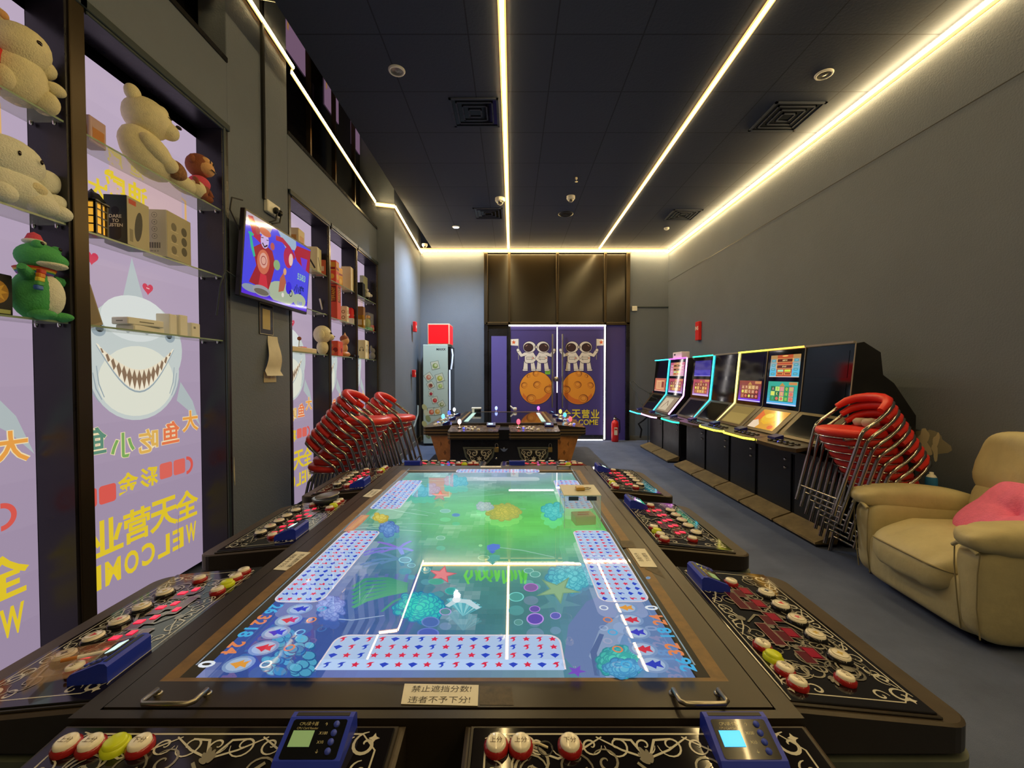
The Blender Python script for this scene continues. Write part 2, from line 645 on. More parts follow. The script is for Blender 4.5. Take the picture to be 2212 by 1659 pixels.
tag(a.build('window_1'), 'purple film strips with orange lines high on the dark windows', None, None, 'structure')

# skirting boards
mb = MB()
mb.prism([(-1.597, 5.93), (-1.58, 5.93), (-1.70, 8.11), (-1.72, 8.11)], 0, 0.09, 'base')
struct('baseboard_left', mb, 'grey skirting board beside the drinks fridge')
mb = MB(); mb.box((-1.72, YB - 0.015, 0), (GX0 - .03, YB, 0.08), 'base'); mb.box((GX1 + .03, YB - .015, 0), (XR, YB, .08), 'base')
struct('baseboard_back', mb, 'grey skirting board along the end wall')

# ---- shop front: mullions, upper panes, side panes, doors
mb = MB()
mx = [GX0, -0.052, 0.846, 1.74, GX1]
for i, x in enumerate(mx):
    wd = 0.05 if i not in (0, 4) else 0.07
    if i == 4: x -= .03
    mb.box((x - wd / 2, YB - 0.06, 2.17), (x + wd / 2, YB + 0.05, CH), 'brass', .006)
    if i != 2:
        mb.box((x - wd / 2, YB - 0.05, 0), (x + wd / 2, YB + 0.05, 2.17), 'black', .006)
mb.box((GX0, YB - 0.06, 2.16), (GX1, YB + 0.05, 2.215), 'brass', .006)
mb.box((GX0, YB - 0.05, 3.50), (GX1, YB + 0.05, CH), 'black')
struct('trim_2', mb, 'bronze coloured mullions of the glass shop front')
for i in range(4):
    mb = MB(); mb.box((mx[i] + .025, YB + 0.0, 2.215), (mx[i + 1] - .025, YB + 0.02, 3.5), 'glassdark')
    struct('window_%d' % (i + 2), mb, 'dark upper pane %s' % ['above the narrow side pane beside the fridge', 'above the door leaf nearer the fridge', 'above the door leaf nearer the extinguisher', 'above the fire extinguisher'][i])
PUR = mat('purple_film', '#40366a', 0.4, spec=0.5, em='#463a80', es=0.12)
PUR2 = mat('purple_film_light', '#524a88', 0.45, spec=0.5, em='#5c50a0', es=0.2)
mb = MB()
mb.box((GX0 + .035, YB - 0.0, 0.0), (-0.08, YB + 0.02, 2.16), 'black')
mb.box((GX0 + .10, YB - 0.008, 0.06), (-0.10, YB, 1.96), PUR2)
struct('window_6', mb, 'narrow purple pane between fridge and double door')
mb = MB(); mb.box((1.77, YB - 0.0, 0.0), (GX1 - .06, YB + 0.02, 2.16), PUR)
struct('window_7', mb, 'narrow purple pane behind the fire extinguisher')


def astronauts(a, m):
    """two cartoon space travellers on a cratered moon; m=+1 / -1 mirrors it; drawn in metres around the centre of the moon"""
    X = lambda x: x * m
    O = '#1f1a30'; Wt = '#e6ddd2'
    a.circ(0, 0, .315, O, n=40); a.circ(0, 0, .308, '#e8962f', n=40)
    a.poly([(X(.300 * math.cos(rad(t))), .300 * math.sin(rad(t))) for t in range(-150, 11, 8)] + [(X(.26 * math.cos(rad(t)) - .02), .27 * math.sin(rad(t)) + .05) for t in range(5, -151, -8)], '#d8702a')
    for cx, cy, r in ((.02, .06, .07), (-.22, .05, .06), (-.09, -.2, .085), (.23, -.03, .075), (.0, .27, .06), (-.14, .22, .035)):
        a.circ(X(cx), cy, r * 1.05, '#8c4a1c', r * .95); a.circ(X(cx + .008), cy - .004, r * .92, '#e08a2c', r * .82)
        a.circ(X(cx), cy + .006, r * .6, '#8c4a1c', r * .52); a.circ(X(cx), cy + .006, r * .54, '#eb9b3a', r * .46)
    # flag
    a.rib([(X(-.33), .53), (X(-.33), .92)], .012, '#9a9388', taper=False)
    a.poly([(X(-.335), .92), (X(-.335), .79), (X(-.50), .80), (X(-.50), .91)], Wt)
    a.star(X(-.42), .855, .045, '#d8602c')
    for s, cx in ((1, -.125), (-1, .125)):
        ox = X(cx)
        sx = s * m
        # legs, torso, arms
        for q in (-1, 1):
            a.poly([(ox + q * .075 - .05, .33), (ox + q * .075 + .05, .33), (ox + q * .06 + .03, .50), (ox + q * .06 - .045, .50)], O)
            a.poly([(ox + q * .075 - .042, .34), (ox + q * .075 + .042, .34), (ox + q * .06 + .024, .50), (ox + q * .06 - .038, .50)], Wt)
            a.rrect(ox + q * .08 - .055, .315, ox + q * .08 + .055, .355, .018, O)
            a.rrect(ox + q * .08 - .048, .322, ox + q * .08 + .048, .35, .014, Wt)
        a.rrect(ox - .095, .46, ox + .095, .68, .05, O); a.rrect(ox - .087, .468, ox + .087, .675, .045, Wt)
        a.rrect(ox - .06, .53, ox + .05, .585, .01, '#8d8478'); a.rrect(ox - .052, .537, ox + .042, .578, .008, '#d8cfc2')
        a.circ(ox + .065, .56, .012, '#d8602c')
        arm = [(ox - sx * .07, .64), (ox - sx * .15, .61), (ox - sx * .205, .69), (ox - sx * .215, .70)]
        a.rib(arm, .075, O, taper=False); a.rib(arm, .06, Wt, taper=False)
        a.circ(ox - sx * .215, .71, .034, O); a.circ(ox - sx * .215, .71, .027, Wt)
        arm = [(ox + sx * .07, .62), (ox + sx * .12, .55), (ox + sx * .06, .50)]
        a.rib(arm, .065, O, taper=False); a.rib(arm, .05, Wt, taper=False)
        a.circ(ox, .765, .125, O, .112, n=26); a.circ(ox, .765, .117, Wt, .104, n=26)
        a.circ(ox - sx * .018, .758, .093, O, .082, n=24); a.circ(ox - sx * .018, .758, .085, '#3a2226', .074, n=24)
        a.poly([(ox - sx * .07, .79), (ox - sx * .03, .815), (ox - sx * .04, .80), (ox - sx * .07, .775)], '#c9a08c')
        a.circ(ox + sx * .115, .765, .024, O, .03); a.circ(ox + sx * .115, .765, .017, '#cfc4b8', .023)


YD = YB - 0.03
doors = []
for i, (x0, x1) in enumerate(((-0.025, 0.838), (0.856, 1.712))):
    mb = MB(); mb.box((x0, YD, 0.02), (x1, YD + 0.02, 2.14), PUR)
    mb.box((x0, YD - .006, 0.02), (x1, YD + 0.026, 0.10), 'black'); mb.box((x0, YD - .006, 2.07), (x1, YD + 0.026, 2.14), PUR)
    d = struct('door_%d' % (i + 1), mb, ['purple glass door leaf with two cartoon astronauts, green note', 'purple glass door leaf with astronauts and yellow opening hours'][i])
    xh = x1 - .085 if i == 0 else x0 + .085
    h = MB(); h.tube([(xh, YD - .055, 0.62), (xh, YD - .055, 1.99)], .016, 'steel')
    for z in (0.8, 1.8): h.tube([(xh, YD - .055, z), (xh, YD, z)], .009, 'steel')
    h.build('door_handle', d)
    a = Art((0, YD - .001, 0), (1, 0, 0), (0, 0, 1), 'print', 0.001)
    cc = on_y(1158 if i == 0 else 1250, 838, YD)
    b = Art((cc.x, YD - .001, cc.z), (1, 0, 0), (0, 0, 1), 'print', 0.001)
    astronauts(b, 1 if i == 0 else -1)
    if i == 0:
        g = on_y(1183, 803, YD)
        a.rrect(g.x - .05, g.z - .05, g.x + .05, g.z + .05, .005, '#7fbf3a')
        a.rect(g.x - .03, g.z + .01, g.x + .03, g.z + .016, '#4a7a22'); a.rect(g.x - .03, g.z - .015, g.x + .03, g.z - .009, '#4a7a22')
        l = MB(); l.lathe([(0, -.03), (.045, -.03), (.05, -.01), (.05, 0)], (x1 - .01, YD, 1.15), 'steel', 16, 'y'); l.build('door_lock', d)
        a.m = 'print'
        a.build('green_note', d)
    else:
        for k, ch in enumerate('全天营业'):
            q = on_y(1224 + k * 20.5, 894, YD)
            b.put(*(lambda V, F: ([(p[0] * .155 + q.x - cc.x, p[1] * .165 + q.z - cc.z) for p in V], F))(*glyphs(ch, .02)[:2]), '#ecd83c')
        q = on_y(1255, 912, YD)
        b.txt('WELCOME', q.x - cc.x, q.z - cc.z, .105, '#ecd83c', wd=.64, bold=.02)
    b.build('astronaut_film', d)

# white light line around the doors
mb = MB()
mb.box((-0.06, YD - .03, 2.14), (1.75, YD + .0, 2.165), 'ledw')
o = mb.build('door_light_line'); tag(o, 'bright white LED bar over the purple double door', 'LED strip', 'white LED lines around the doors')
mb = MB(); mb.box((1.722, YD - .03, 0.02), (1.745, YD, 2.14), 'ledw')
o = mb.build('door_light_line'); tag(o, 'upright white LED bar between door and fire extinguisher', 'LED strip', 'white LED lines around the doors')
mb = MB(); mb.box((0.841, YD - .004, 0.9), (0.853, YD + .012, 2.12), 'ledw')
o = mb.build('door_light_line'); tag(o, 'thin white LED line between the two purple door leaves', 'LED strip', 'white LED lines around the doors')
mb = MB(); mb.box((-0.048, YD - .01, 0.3), (-0.036, YD + .01, 2.14), 'ledw')
o = mb.build('door_light_line'); tag(o, 'thin white LED line beside the narrow purple pane', 'LED strip', 'white LED lines around the doors')
mb = MB(); mb.box((0.9, YD - .03, 0.004), (1.70, YD + .0, 0.016), 'ledw')
o = mb.build('door_light_line'); tag(o, 'white light line on the floor under the door', 'LED strip', 'white LED lines around the doors')


# ---- warm LED strips (diffuser in a thin channel, amber halo painted on added side lips)
def led_strip(p0, p1, r, label, m='led', up=(0, 0, 1), half=True, off=0.0):
    p0, p1 = Vector(p0), Vector(p1)
    t = (p1 - p0).normalized()
    n = Vector(up)
    s_ = t.cross(n).normalized()
    mb = MB()
    k = 8
    vs = []
    for P in (p0, p1):
        for j in range(k + 1):
            a_ = (PI if half else 2 * PI) * j / k
            vs.append(P + s_ * r * math.cos(a_) - n * r * (.8 if half else 1) * math.sin(a_))
    eg = (0, k - 1) if half else ()
    mb.add(vs, [(j, j + 1, k + 2 + j, k + 1 + j) for j in range(k) if j not in eg], m, True)
    for q_ in ((-1, 1) if half else ()):
        mb.add([P + s_ * q_ * (r + w_) - n * h_ for P in (p0, p1) for w_, h_ in ((-.004, .006), (.011, .001))], [(0, 1, 3, 2)], 'led_edge')
    if not half:
        u_ = n.cross(t).normalized()
        for q_ in (-1, 1):
            mb.add([P + u_ * q_ * w_ + n * h_ for P in (p0, p1) for w_, h_ in ((r * .8, r * .8), (r + .012, off))], [(0, 1, 3, 2)], 'led_edge')
    o = empty('led_strip', (0, 0, 0), 0, label, 'LED strip', 'warm LED strips of the ceiling')
    mb.build('diffuser', o)
    c = MB()
    q0, q1 = p0 + n * off, p1 + n * off
    vs = [P + s_ * sx * (r + .006) + n * h for P in (q0, q1) for sx, h in ((-1, 0), (1, 0), (1, .004), (-1, .004))]
    c.add(vs, [(0, 1, 2, 3), (7, 6, 5, 4), (0, 4, 5, 1), (1, 5, 6, 2), (2, 6, 7, 3), (3, 7, 4, 0)], 'steel')
    c.build('channel', o)
    return o


led_strip((-0.065, -2.6, CH - .006), (-0.065, YB - .01, CH - .006), .0145, 'warm LED line running straight above the glowing fish table')
led_strip((1.61, -2.6, CH - .006), (1.61, YB - .01, CH - .006), .0145, 'warm LED line across the open ceiling between table and slot machines')
led_strip((XR - .032, -2.6, CH - .055), (XR - .032, YB - .04, CH - .055), .0145, 'warm LED line along the top of the long plain wall', up=(1, 0, 0), half=False, off=.026)
led_strip((-1.70, YB - .10, CH - .045), (XR - .05, YB - .10, CH - .045), .017, 'warm LED line along the top of the end wall above the doors', up=(0, 0, 1), half=False, off=.038)
q0 = on_x(633, 146, XL + .015); q1 = on_x(540, 2, XL + .015); q1 = q0 + (q1 - q0) * 3.4
led_strip(q1, q0, .016, 'warm LED line above the wall pier, ending at a gap', up=(-1, 0, 0))
q0 = on_x(628, 154, XL + .015); q1 = on_x(810, 435, XL + .015)
led_strip(q0, q1, .016, 'warm LED line crossing the high dark windows behind the television', up=(-1, 0, 0))
z1 = q1.z
led_strip((XL, 5.885, z1), (-1.59, 5.885, z1 - .03), .016, 'short warm LED line on the front of the pilaster', up=(0, 1, 0))
led_strip((-1.588, 5.9, z1 - .03), (-1.69, YB - .03, CH - .06), .018, 'warm LED line above the wall beside the fridge', up=(-1, 0, 0))


# ---- ceiling fixtures
def vent(px, py, s, label):
    p = on_z(px, py, CH)
    o = empty('ceiling_vent', (p.x, p.y, CH), 0, label, 'vent', 'square air vents in the ceiling')
    f = MB()
    for k in range(4):
        h = s / 2 * (1 - k * .24)
        t = .02 if k == 0 else .012
        z0, z1_ = -.012 - k * .0, -.002
        for a0, b0 in (((-h, -h), (h, -h + t)), ((-h, h - t), (h, h)), ((-h, -h), (-h + t, h)), ((h - t, -h), (h, h))):
            f.box((a0[0], a0[1], z0), (b0[0], b0[1], z1_), 'ceil')
    f.build('grille', o)
    b = MB(); b.box((-s / 2 + .01, -s / 2 + .01, -.004), (s / 2 - .01, s / 2 - .01, 0), 'voidglass'); b.build('duct_opening', o)


vent(1027, 243, .42, 'square air vent beside the middle LED line')
vent(1697, 252, .44, 'square air vent beside the unlit downlight')
vent(1475, 464, .42, 'square air vent near the end wall, close to the plain wall')
vent(1055, 461, .42, 'square air vent near the lit downlight')


def downlight(px, py, lit, label, r=.055):
    p = on_z(px, py, CH)
    o = empty('downlight', (p.x, p.y, CH), 0, label, 'downlight', 'round ceiling downlights')
    f = MB(); f.lathe([(r * .78, -.001), (r * .82, -.012), (r, -.010), (r * 1.08, -.002), (r * 1.08, 0)], (0, 0, 0), 'plast_w', 24); f.build('ring', o)
    l = MB()
    if lit:
        l.lathe([(0, -.004), (r * .8, -.004)], (0, 0, 0), mat('lit_lamp', '#ffffff', .4, em=(.80, .92, 1.0), es=90), 20)
    else:
        l.lathe([(0, -.010), (r * .25, -.010), (r * .3, -.003), (r * .45, -.010), (r * .55, -.003), (r * .8, -.006)], (0, 0, 0), 'steel', 20)
    l.build('lamp', o)
    return p


pl = downlight(985, 490, True, 'round downlight switched on, glowing white near the fridge')
downlight(857, 152, False, 'unlit round downlight on the dark ceiling beside the high windows', .06)
downlight(1780, 160, False, 'unlit round downlight near the LED line of the plain wall', .06)
lamp = bpy.data.lights.new('downlight_beam', 'SPOT')
lamp.energy = 330; lamp.color = (.72, .87, 1.0); lamp.spot_size = rad(150); lamp.spot_blend = .9; lamp.shadow_soft_size = .05
lo = bpy.data.objects.new('downlight_beam', lamp); COL.objects.link(lo); lo.location = (pl.x, pl.y, CH - .03)
p = on_z(1222, 462, CH)
mb = MB(); mb.lathe([(0, -.006), (.05, -.008), (.09, -.014), (.11, -.006), (.11, 0)], (0, 0, 0), 'plast_b', 24)
tag(mb.build('ceiling_speaker', None, (p.x, p.y, CH)), 'round dark ceiling speaker behind the dome camera', 'speaker')


def dome(px, py, label, s=1.0, wallp=None):
    p = wallp or on_z(px, py, CH)
    o = empty('dome_camera', (p[0], p[1], p[2]), 0, label, 'security camera', 'white dome cameras')
    b = MB(); b.lathe([(.055 * s, 0), (.055 * s, -.03 * s), (.048 * s, -.042 * s), (.036 * s, -.045 * s)], (0, 0, 0), 'plast_w', 24); b.build('housing', o)
    b = MB(); b.ell((0, 0, -.045 * s), (.036 * s, .036 * s, .034 * s), 'steel'); b.build('dome', o)
    b = MB(); b.ell((0, -.026 * s, -.058 * s), (.012 * s, .012 * s, .012 * s), 'plast_b'); b.build('lens', o)


dome(1080, 428, 'white dome camera close to the middle LED line', 1.15)
dome(1233, 424, 'white dome camera between the two long LED lines')
dome(0, 0, 'white dome camera in the corner above the fridge', .9, (-1.56, 7.75, CH))
p = on_z(1245, 383, CH)
mb = MB(); mb.lathe([(.012, 0), (.012, -.02), (.004, -.025), (.004, -.05), (.016, -.052), (0, -.054)], (0, 0, 0), 'steel', 12)
tag(mb.build('sprinkler', None, (p.x, p.y, CH)), 'small metal sprinkler head above the dome camera', 'sprinkler')
p = on_z(1440, 492, CH)
mb = MB(); mb.lathe([(.04, 0), (.04, -.02), (.02, -.035), (0, -.035)], (0, 0, 0), 'plast_w', 16)
tag(mb.build('smoke_detector', None, (p.x, p.y, CH)), 'tiny white smoke detector beside the farthest air vent', 'smoke detector')
mb = MB(); mb.tube([(XL + .01, 3.03, 3.86), (-1.50, 3.03, 3.80)], .012, 'steel')
tag(mb.build('support_bar'), 'thin metal bar from the wall to the ceiling edge', 'bar')

# ---- fittings on the walls
q = on_x(583, 452, XL)
o = empty('power_socket', (XL, q.y, q.z), 0, 'white double socket with two black plugs above the television', 'socket')
b = MB(); b.box((0, -.085, -.045), (.035, .085, .045), 'plast_w', .006); b.build('box', o)
for k in (0, 1):
    b = MB(); b.ell((.052, -.01 + k * .055, -.015), (.022, .02, .026), 'plast_b'); b.tube([(.06, -.01 + k * .055, -.03), (.055, -.02 + k * .055, -.09), (.03, -.06 + k * .03, -.12)], .006, 'plast_b'); b.build('plug', o)
q = on_x(568, 430, XL)
mb = MB(); mb.box((XL, q.y - .012, q.z), (XL + .02, q.y + .012, 4.35), 'plast_b')
tag(mb.build('cable_duct'), 'thin dark cable duct rising from the double socket', 'cable duct')
# framed notice and torn paper
q = on_x(574, 690, XL)
o = empty('wall_notice', (XL, q.y, q.z), 0, 'dark framed notice with a plain beige sheet below the television', 'notice')
b = MB(); b.box((0, -.09, -.115), (.006, .09, .115), 'black'); b.build('backing', o)
b = Art((.0065, 0, 0), (0, 1, 0), (0, 0, 1))
for r0 in (.1,):
    b.rect(-.088, -.113, .088, -.109, '#c9bf9c'); b.rect(-.088, .109, .088, .113, '#c9bf9c'); b.rect(-.088, -.113, -.085, .113, '#c9bf9c'); b.rect(.085, -.113, .088, .113, '#c9bf9c')
b.rect(-.052, -.075, .048, .075, '#b7a56c')
b.build('sheet', o)
q = on_x(586, 772, XL)
o = empty('torn_paper', (XL, q.y, q.z), 0, 'torn curling paper sheet stuck on the wall pier', 'paper')
b = MB()
n = 8
vs = []
for i in range(n + 1):
    t = i / n
    z = .16 - .30 * t
    yl, yr = -.03 - .02 * (1 - t) - .09 * t, .06 + .02 * t
    dx = .004 + .028 * math.sin(t * PI * .9) ** 2 + (.03 if i == n else 0)
    vs += [(dx, yl, z), (dx + .012, yr, z)]
b.add([(v[0], v[1], v[2]) for v in vs], [(2 * i, 2 * i + 1, 2 * i + 3, 2 * i + 2) for i in range(n)], 'paper', True)
b.build('curled_sheet', o)
b = Art((.003, 0, 0), (0, 1, 0), (0, 0, 1))
b.rect(-.11, -.19, .06, -.11, '#c9bb90')
b.txt('点', .02, -.15, .04, '#b98a4a'); b.txt('此', -.03, -.15, .035, '#b98a4a')
b.build('lower_scrap', o)
# worn paint chips on the pier edge
a = Art((XL, 0, 0), (0, 1, 0), (0, 0, 1), 'print', .001)
q = on_x(506, 1020, XL); blot(a, q.y, q.z, .006, .09, '#b9b39c', 11, .5)
a.build('paint_chip', wall_l)
# red alarm fittings beside the fridge
def alarm(px, py, X, w_, h_, label, dirx=1, txt=None):
    q = on_x(px, py, X)
    X = q.x
    o = empty('alarm_box', (X, q.y, q.z), 0, label, 'fire alarm')
    b = MB(); b.box((0, -w_ / 2, -h_ / 2), (dirx * .05, w_ / 2, h_ / 2), 'red', .006); b.build('housing', o)
    b = Art((dirx * .0505, 0, h_ * .15), (0, dirx, 0), (0, 0, 1), 'print')
    if txt: b.txt(txt, 0, 0, h_ * .2, '#f0e8e0', bold=.02)
    else: b.circ(0, -h_ * .15, w_ * .25, '#e8dcc8')
    b.build('front_marking', o)
alarm(893, 706, -1.645, .10, .17, 'small red alarm fitting high on the wall beside the fridge')
alarm(891, 807, -1.645, .09, .12, 'small red alarm fitting lower on the wall beside the fridge')
alarm(1512, 715, XR, .12, .29, 'tall red fire alarm box above the slot machines', -1, 'INS')
q = on_x(845, 940, -1.63)
mb = MB(); mb.box((0, -.06, -.04), (.03, .06, .04), 'plast_w', .005)
tag(mb.build('wall_socket', None, (-1.60, 5.87 - .0, q.z)), 'white wall socket low on the pilaster behind the chairs', 'socket').rotation_euler = (0, 0, -PI / 2)
mb = MB(); mb.tube([(-1.59, 6.0, .42), (-1.56, 6.3, .40), (-1.55, 6.8, .42), (-1.60, 7.3, .56), (-1.63, 7.45, .7)], .014, mat('grey_hose', '#7a8486', .5))
tag(mb.build('wall_hose'), 'grey sagging pipe along the wall beside the fridge', 'pipe')
q = on_y(1370, 667, YB)
mb = MB(); mb.box((-.05, -.03, -.045), (.05, 0, .045), 'plast_w', .006)
tag(mb.build('junction_box', None, (q.x, YB, q.z)), 'small white switch box on the end wall', 'switch box')
mb = MB(); mb.box((q.x + .05, YB - .015, q.z + .02), (XR, YB, q.z + .04), 'tealtrim')
tag(mb.build('cable_trunking'), 'thin trunking running from the white switch box', 'cable duct')
# fire extinguisher on the floor
o = empty('fire_extinguisher', (1.90, 7.92, 0), 0, 'red fire extinguisher standing beside the purple door', 'fire extinguisher')
b = MB(); b.lathe([(0, 0), (.055, 0), (.065, .015), (.065, .33), (.055, .37), (.025, .40), (.02, .42), (0, .42)], (0, 0, 0), 'red', 22); b.build('cylinder', o)
b = MB(); b.lathe([(.03, .41), (.03, .44), (0, .44)], (0, 0, 0), 'steel', 12); b.box((-.012, -.05, .44), (.012, .035, .455), 'plast_b', .003); b.box((-.012, -.05, .47), (.012, .035, .482), 'plast_b', .003); b.build('valve', o)
b = MB(); b.tube([(.02, 0, .43), (.08, -.01, .40), (.085, -.02, .25), (.075, -.03, .16)], .009, 'plast_b'); b.build('hose', o)
b = Art((0, -.0655, .2), (1, 0, 0), (0, 0, 1)); b.rrect(-.03, -.07, .03, .07, .005, '#e8e0cc'); b.rect(-.024, .02, .024, .05, '#c02020'); b.build('sticker', o)
# ================================================================ NICHES, POSTERS AND WHAT STANDS ON THE SHELVES
NICHES = [(0.95, 1.80, (1.463, 1.87, 2.29), 2.82, 'niche'), (1.885, 2.76, (1.463, 1.87, 2.29), 2.82, 'niche'),
          (3.61, 4.32, (1.44, 1.84, 2.225), 2.74, 'niche'), (4.39, 5.08, (1.44, 1.83, 2.21), 2.74, 'niche'), (5.15, 5.86, (1.44, 1.82, 2.20), 2.74, 'niche')]
NWHERE = ['cut by the picture edge, next to the brass post', 'between the brass post and the wall pier',
          'partly hidden behind the television', 'middle one beyond the television', 'narrow one beside the pilaster']
NLAB = ['dark shelf niche holding the green dinosaur toy', 'dark shelf niche holding the big cream teddy bear',
        'dark shelf niche partly hidden behind the television', 'dark shelf niche holding the red snack packs', 'dark shelf niche next to the pilaster']
PLAB = ['backlit purple poster behind the green dinosaur niche', 'backlit purple poster with grinning shark and mirrored yellow WELCOME',
        'backlit purple shark poster beyond the television, behind the stacked chairs', 'backlit purple poster strip under the red snack packs', 'backlit narrow purple poster strip next to the pilaster']
XF = -2.0
GLEDGE = mat('glass_shelf_mat', '#b9c4a8', 0.06, alpha=0.30, spec=0.6)
for i, (y0, y1, zs, zt, _) in enumerate(NICHES):
    o = empty('display_niche', (XL, (y0 + y1) / 2, 0), 0, NLAB[i], 'display cabinet', 'lit shelf niches in the wall')
    D = (y1 - y0) / 2
    b = MB()
    tf = .085 if i == 0 else (.06 if i == 1 else .07 if i < 4 else .04)
    b.box((XF - XL, D, 0), (0.004, D + tf, zt), 'niche', .003)
    b.build('side_panel', o)
    if i in (0, 1, 2):
        b = MB(); b.box((XF - XL, -D - .035, 0), (0.004, -D, zt), 'niche', .003); b.build('side_panel', o)
    b = MB(); b.box((XF - XL, -D, zt - .02), (0.004, D, zt + .02), 'niche', .003); b.build('top_panel', o)
    # slim brass / dark front edging
    b = MB()
    if i == 0:
        b.box((.002, D + .01, 0), (.014, D + .075, zt), 'brass', .003)
    else:
        b.box((.002, D + .002, 0), (.016, D + .022, zt), 'tealtrim' if i == 1 else 'brass', .003)
    b.box((.002, -D, zt - .028), (.014, D, zt - .012), 'brass' if i > 1 else 'tealtrim', .003)
    b.box((.002, -D - .035, zt - .012), (.02, D + tf, zt + .03), 'tealtrim', .004)
    b.build('front_trim', o)
    for k, z in enumerate(zs):
        s_ = MB(); s_.box((XF - XL + .004, -D + .002, z - .008), (-.008, D - .002, z), GLEDGE)
        s_.box((-.0085, -D + .002, z - .008), (-.0072, D - .002, z), mat('glass_edge', '#8fa386', .2))
        so = s_.build('glass_shelf', o)
        c_ = MB()
        for yy in (-D + .01, D - .012):
            for xx in (-.13, -.035):
                c_.lathe([(0, -.024), (.006, -.022), (.007, -.008)], (xx, yy, z), 'chrome', 8)
        c_.build('shelf_pin', so)
    # poster
    Wd = y1 - y0
    p = MB()
    n = 14
    Zb, Zt = 0.04, 2.715 if i > 1 else 2.74
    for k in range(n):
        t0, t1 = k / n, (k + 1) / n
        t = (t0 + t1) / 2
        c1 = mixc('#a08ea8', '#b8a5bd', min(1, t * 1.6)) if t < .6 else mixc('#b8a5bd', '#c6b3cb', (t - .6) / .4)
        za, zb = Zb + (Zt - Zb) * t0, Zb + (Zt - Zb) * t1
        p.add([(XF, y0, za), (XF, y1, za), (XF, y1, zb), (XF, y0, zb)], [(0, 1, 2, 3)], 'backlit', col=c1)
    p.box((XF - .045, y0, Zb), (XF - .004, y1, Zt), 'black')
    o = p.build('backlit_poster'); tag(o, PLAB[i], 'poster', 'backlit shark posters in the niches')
    a = Art((XF, y1, 0), (0, -1, 0), (0, 0, 1), 'backlit_d', .0008); a.N = Vector((1, 0, 0))
    Y_ = '#e6c92c'
    # lines, house outline and shop characters at the top
    a.rib([(.10, 2.14), (.10, 2.30), (.22, 2.34)], .018, '#e0b070', taper=False)
    a.rib([(.22, 2.36), (.40, 2.28), (.46, 2.36), (.56, 2.28)], .012, '#f0c890', taper=False)
    a.rect(.13, 2.08, .60, 2.36, mixc('#c9b4d2', '#d9a860', .35))
    for k, ch in enumerate('迪威'):
        a.txt(ch, .44 + k * .125, 2.20, .125, Y_, bold=.03)
        a.txt(ch, .44 + k * .125, 2.335, .085, '#dcc060', bold=.03)
    a.txt('大', .66, 2.14, .10, Y_, bold=.03)
    a.poly(heart(.385, 1.715, .035), '#cf3b58'); a.poly(heart(.70, 1.80, .035), '#cf3b58')
    a.rib([(.375, 1.715), (.395, 1.718)], .006, '#f0c0c0')
    a.fn = lambda x, y: (.45 + (x - .45) * 1.06, 1.33 + (y - 1.24) * 1.10)
    # shark
    S1, S2, S3 = '#c9d2cf', '#9aa9b0', '#e4e6d6'
    SX = .45
    a.poly([(SX - .05, 1.48), (SX + .03, 1.72), (SX + .09, 1.50)], '#b9c4c6')
    a.poly([(SX - .27, 1.12), (SX - .36, 1.01), (SX - .42, .86), (SX - .34, .95), (SX - .24, 1.02)], '#b4bfc0')
    a.circ(SX, 1.29, .285, S1, .24, n=36)
    a.circ(SX, 1.18, .26, S1, .24, n=36)
    a.circ(SX, 1.13, .22, S3, .17, n=32)
    a.circ(SX + .01, 1.43, .19, '#dde3e0', .11, n=28)
    a.circ(SX - .20, 1.36, .035, S2, .03); a.circ(SX + .21, 1.36, .035, S2, .03)
    a.circ(SX - .195, 1.365, .02, '#1c2228', .016); a.circ(SX + .205, 1.365, .02, '#1c2228', .016)
    a.circ(SX - .05, 1.37, .012, '#7f8c90'); a.circ(SX + .06, 1.37, .012, '#7f8c90')
    # mouth and teeth
    top = [(SX - .225 + .45 * k / 16, 1.30 - .115 * math.sin(PI * k / 16)) for k in range(17)]
    bot = [(SX - .225 + .45 * k / 16, 1.30 - .215 * math.sin(PI * k / 16)) for k in range(17)]
    a.put(top + bot, [(k, k + 1, 17 + k + 1, 17 + k) for k in range(16)], '#8a7058')
    for k in range(16):
        (x0_, z0_), (x1_, z1_) = top[k], top[k + 1]
        d = .035 * math.sin(PI * (k + .5) / 16) + .008
        a.poly([(x0_, z0_), (x1_, z1_), ((x0_ + x1_) / 2, (z0_ + z1_) / 2 - d)], '#efe3c8')
        (x0_, z0_), (x1_, z1_) = bot[k], bot[k + 1]
        a.poly([(x0_, z0_), (x1_, z1_), ((x0_ + x1_) / 2, (z0_ + z1_) / 2 + d * 1.2)], '#f6ecd4')
    a.rib([(p_[0], p_[1] - .008) for p_ in bot], .008, S2)
    for k in (-1, 1):
        for j in range(3):
            a.rib([(SX + k * (.225 + j * .018), 1.20 - j * .03), (SX + k * (.215 + j * .014), 1.12 - j * .02), (SX + k * (.19 + j * .012), 1.06 - j * .01)], .006, S2)
    a.fn = None
    # writing, seen from behind
    for k, (ch, cc, dz) in enumerate(zip('大鱼吃小鱼', ('#eda34a', '#ea7a4e', '#e4b45a', '#7fae5e', '#5f8f7a'), (0, -.05, -.075, -.075, -.03))):
        if .09 + k * .155 < Wd - .06:
            a.txt(ch, .09 + k * .155, .955 + dz, .135, '#f6e2b4', bold=.055); a.txt(ch, .09 + k * .155, .955 + dz, .13, cc, bold=.02)
    a.ring(.13, .685, .035, .055, '#dd5a50', a0=90, a1=270)
    for k in range(2):
        a.rrect(.14 + k * .10, .645, .23 + k * .10, .735, .015, '#e0685c')
    for k, ch in enumerate('彩金'):
        a.txt(ch, .40 + k * .13, .68, .11, Y_, bold=.03)
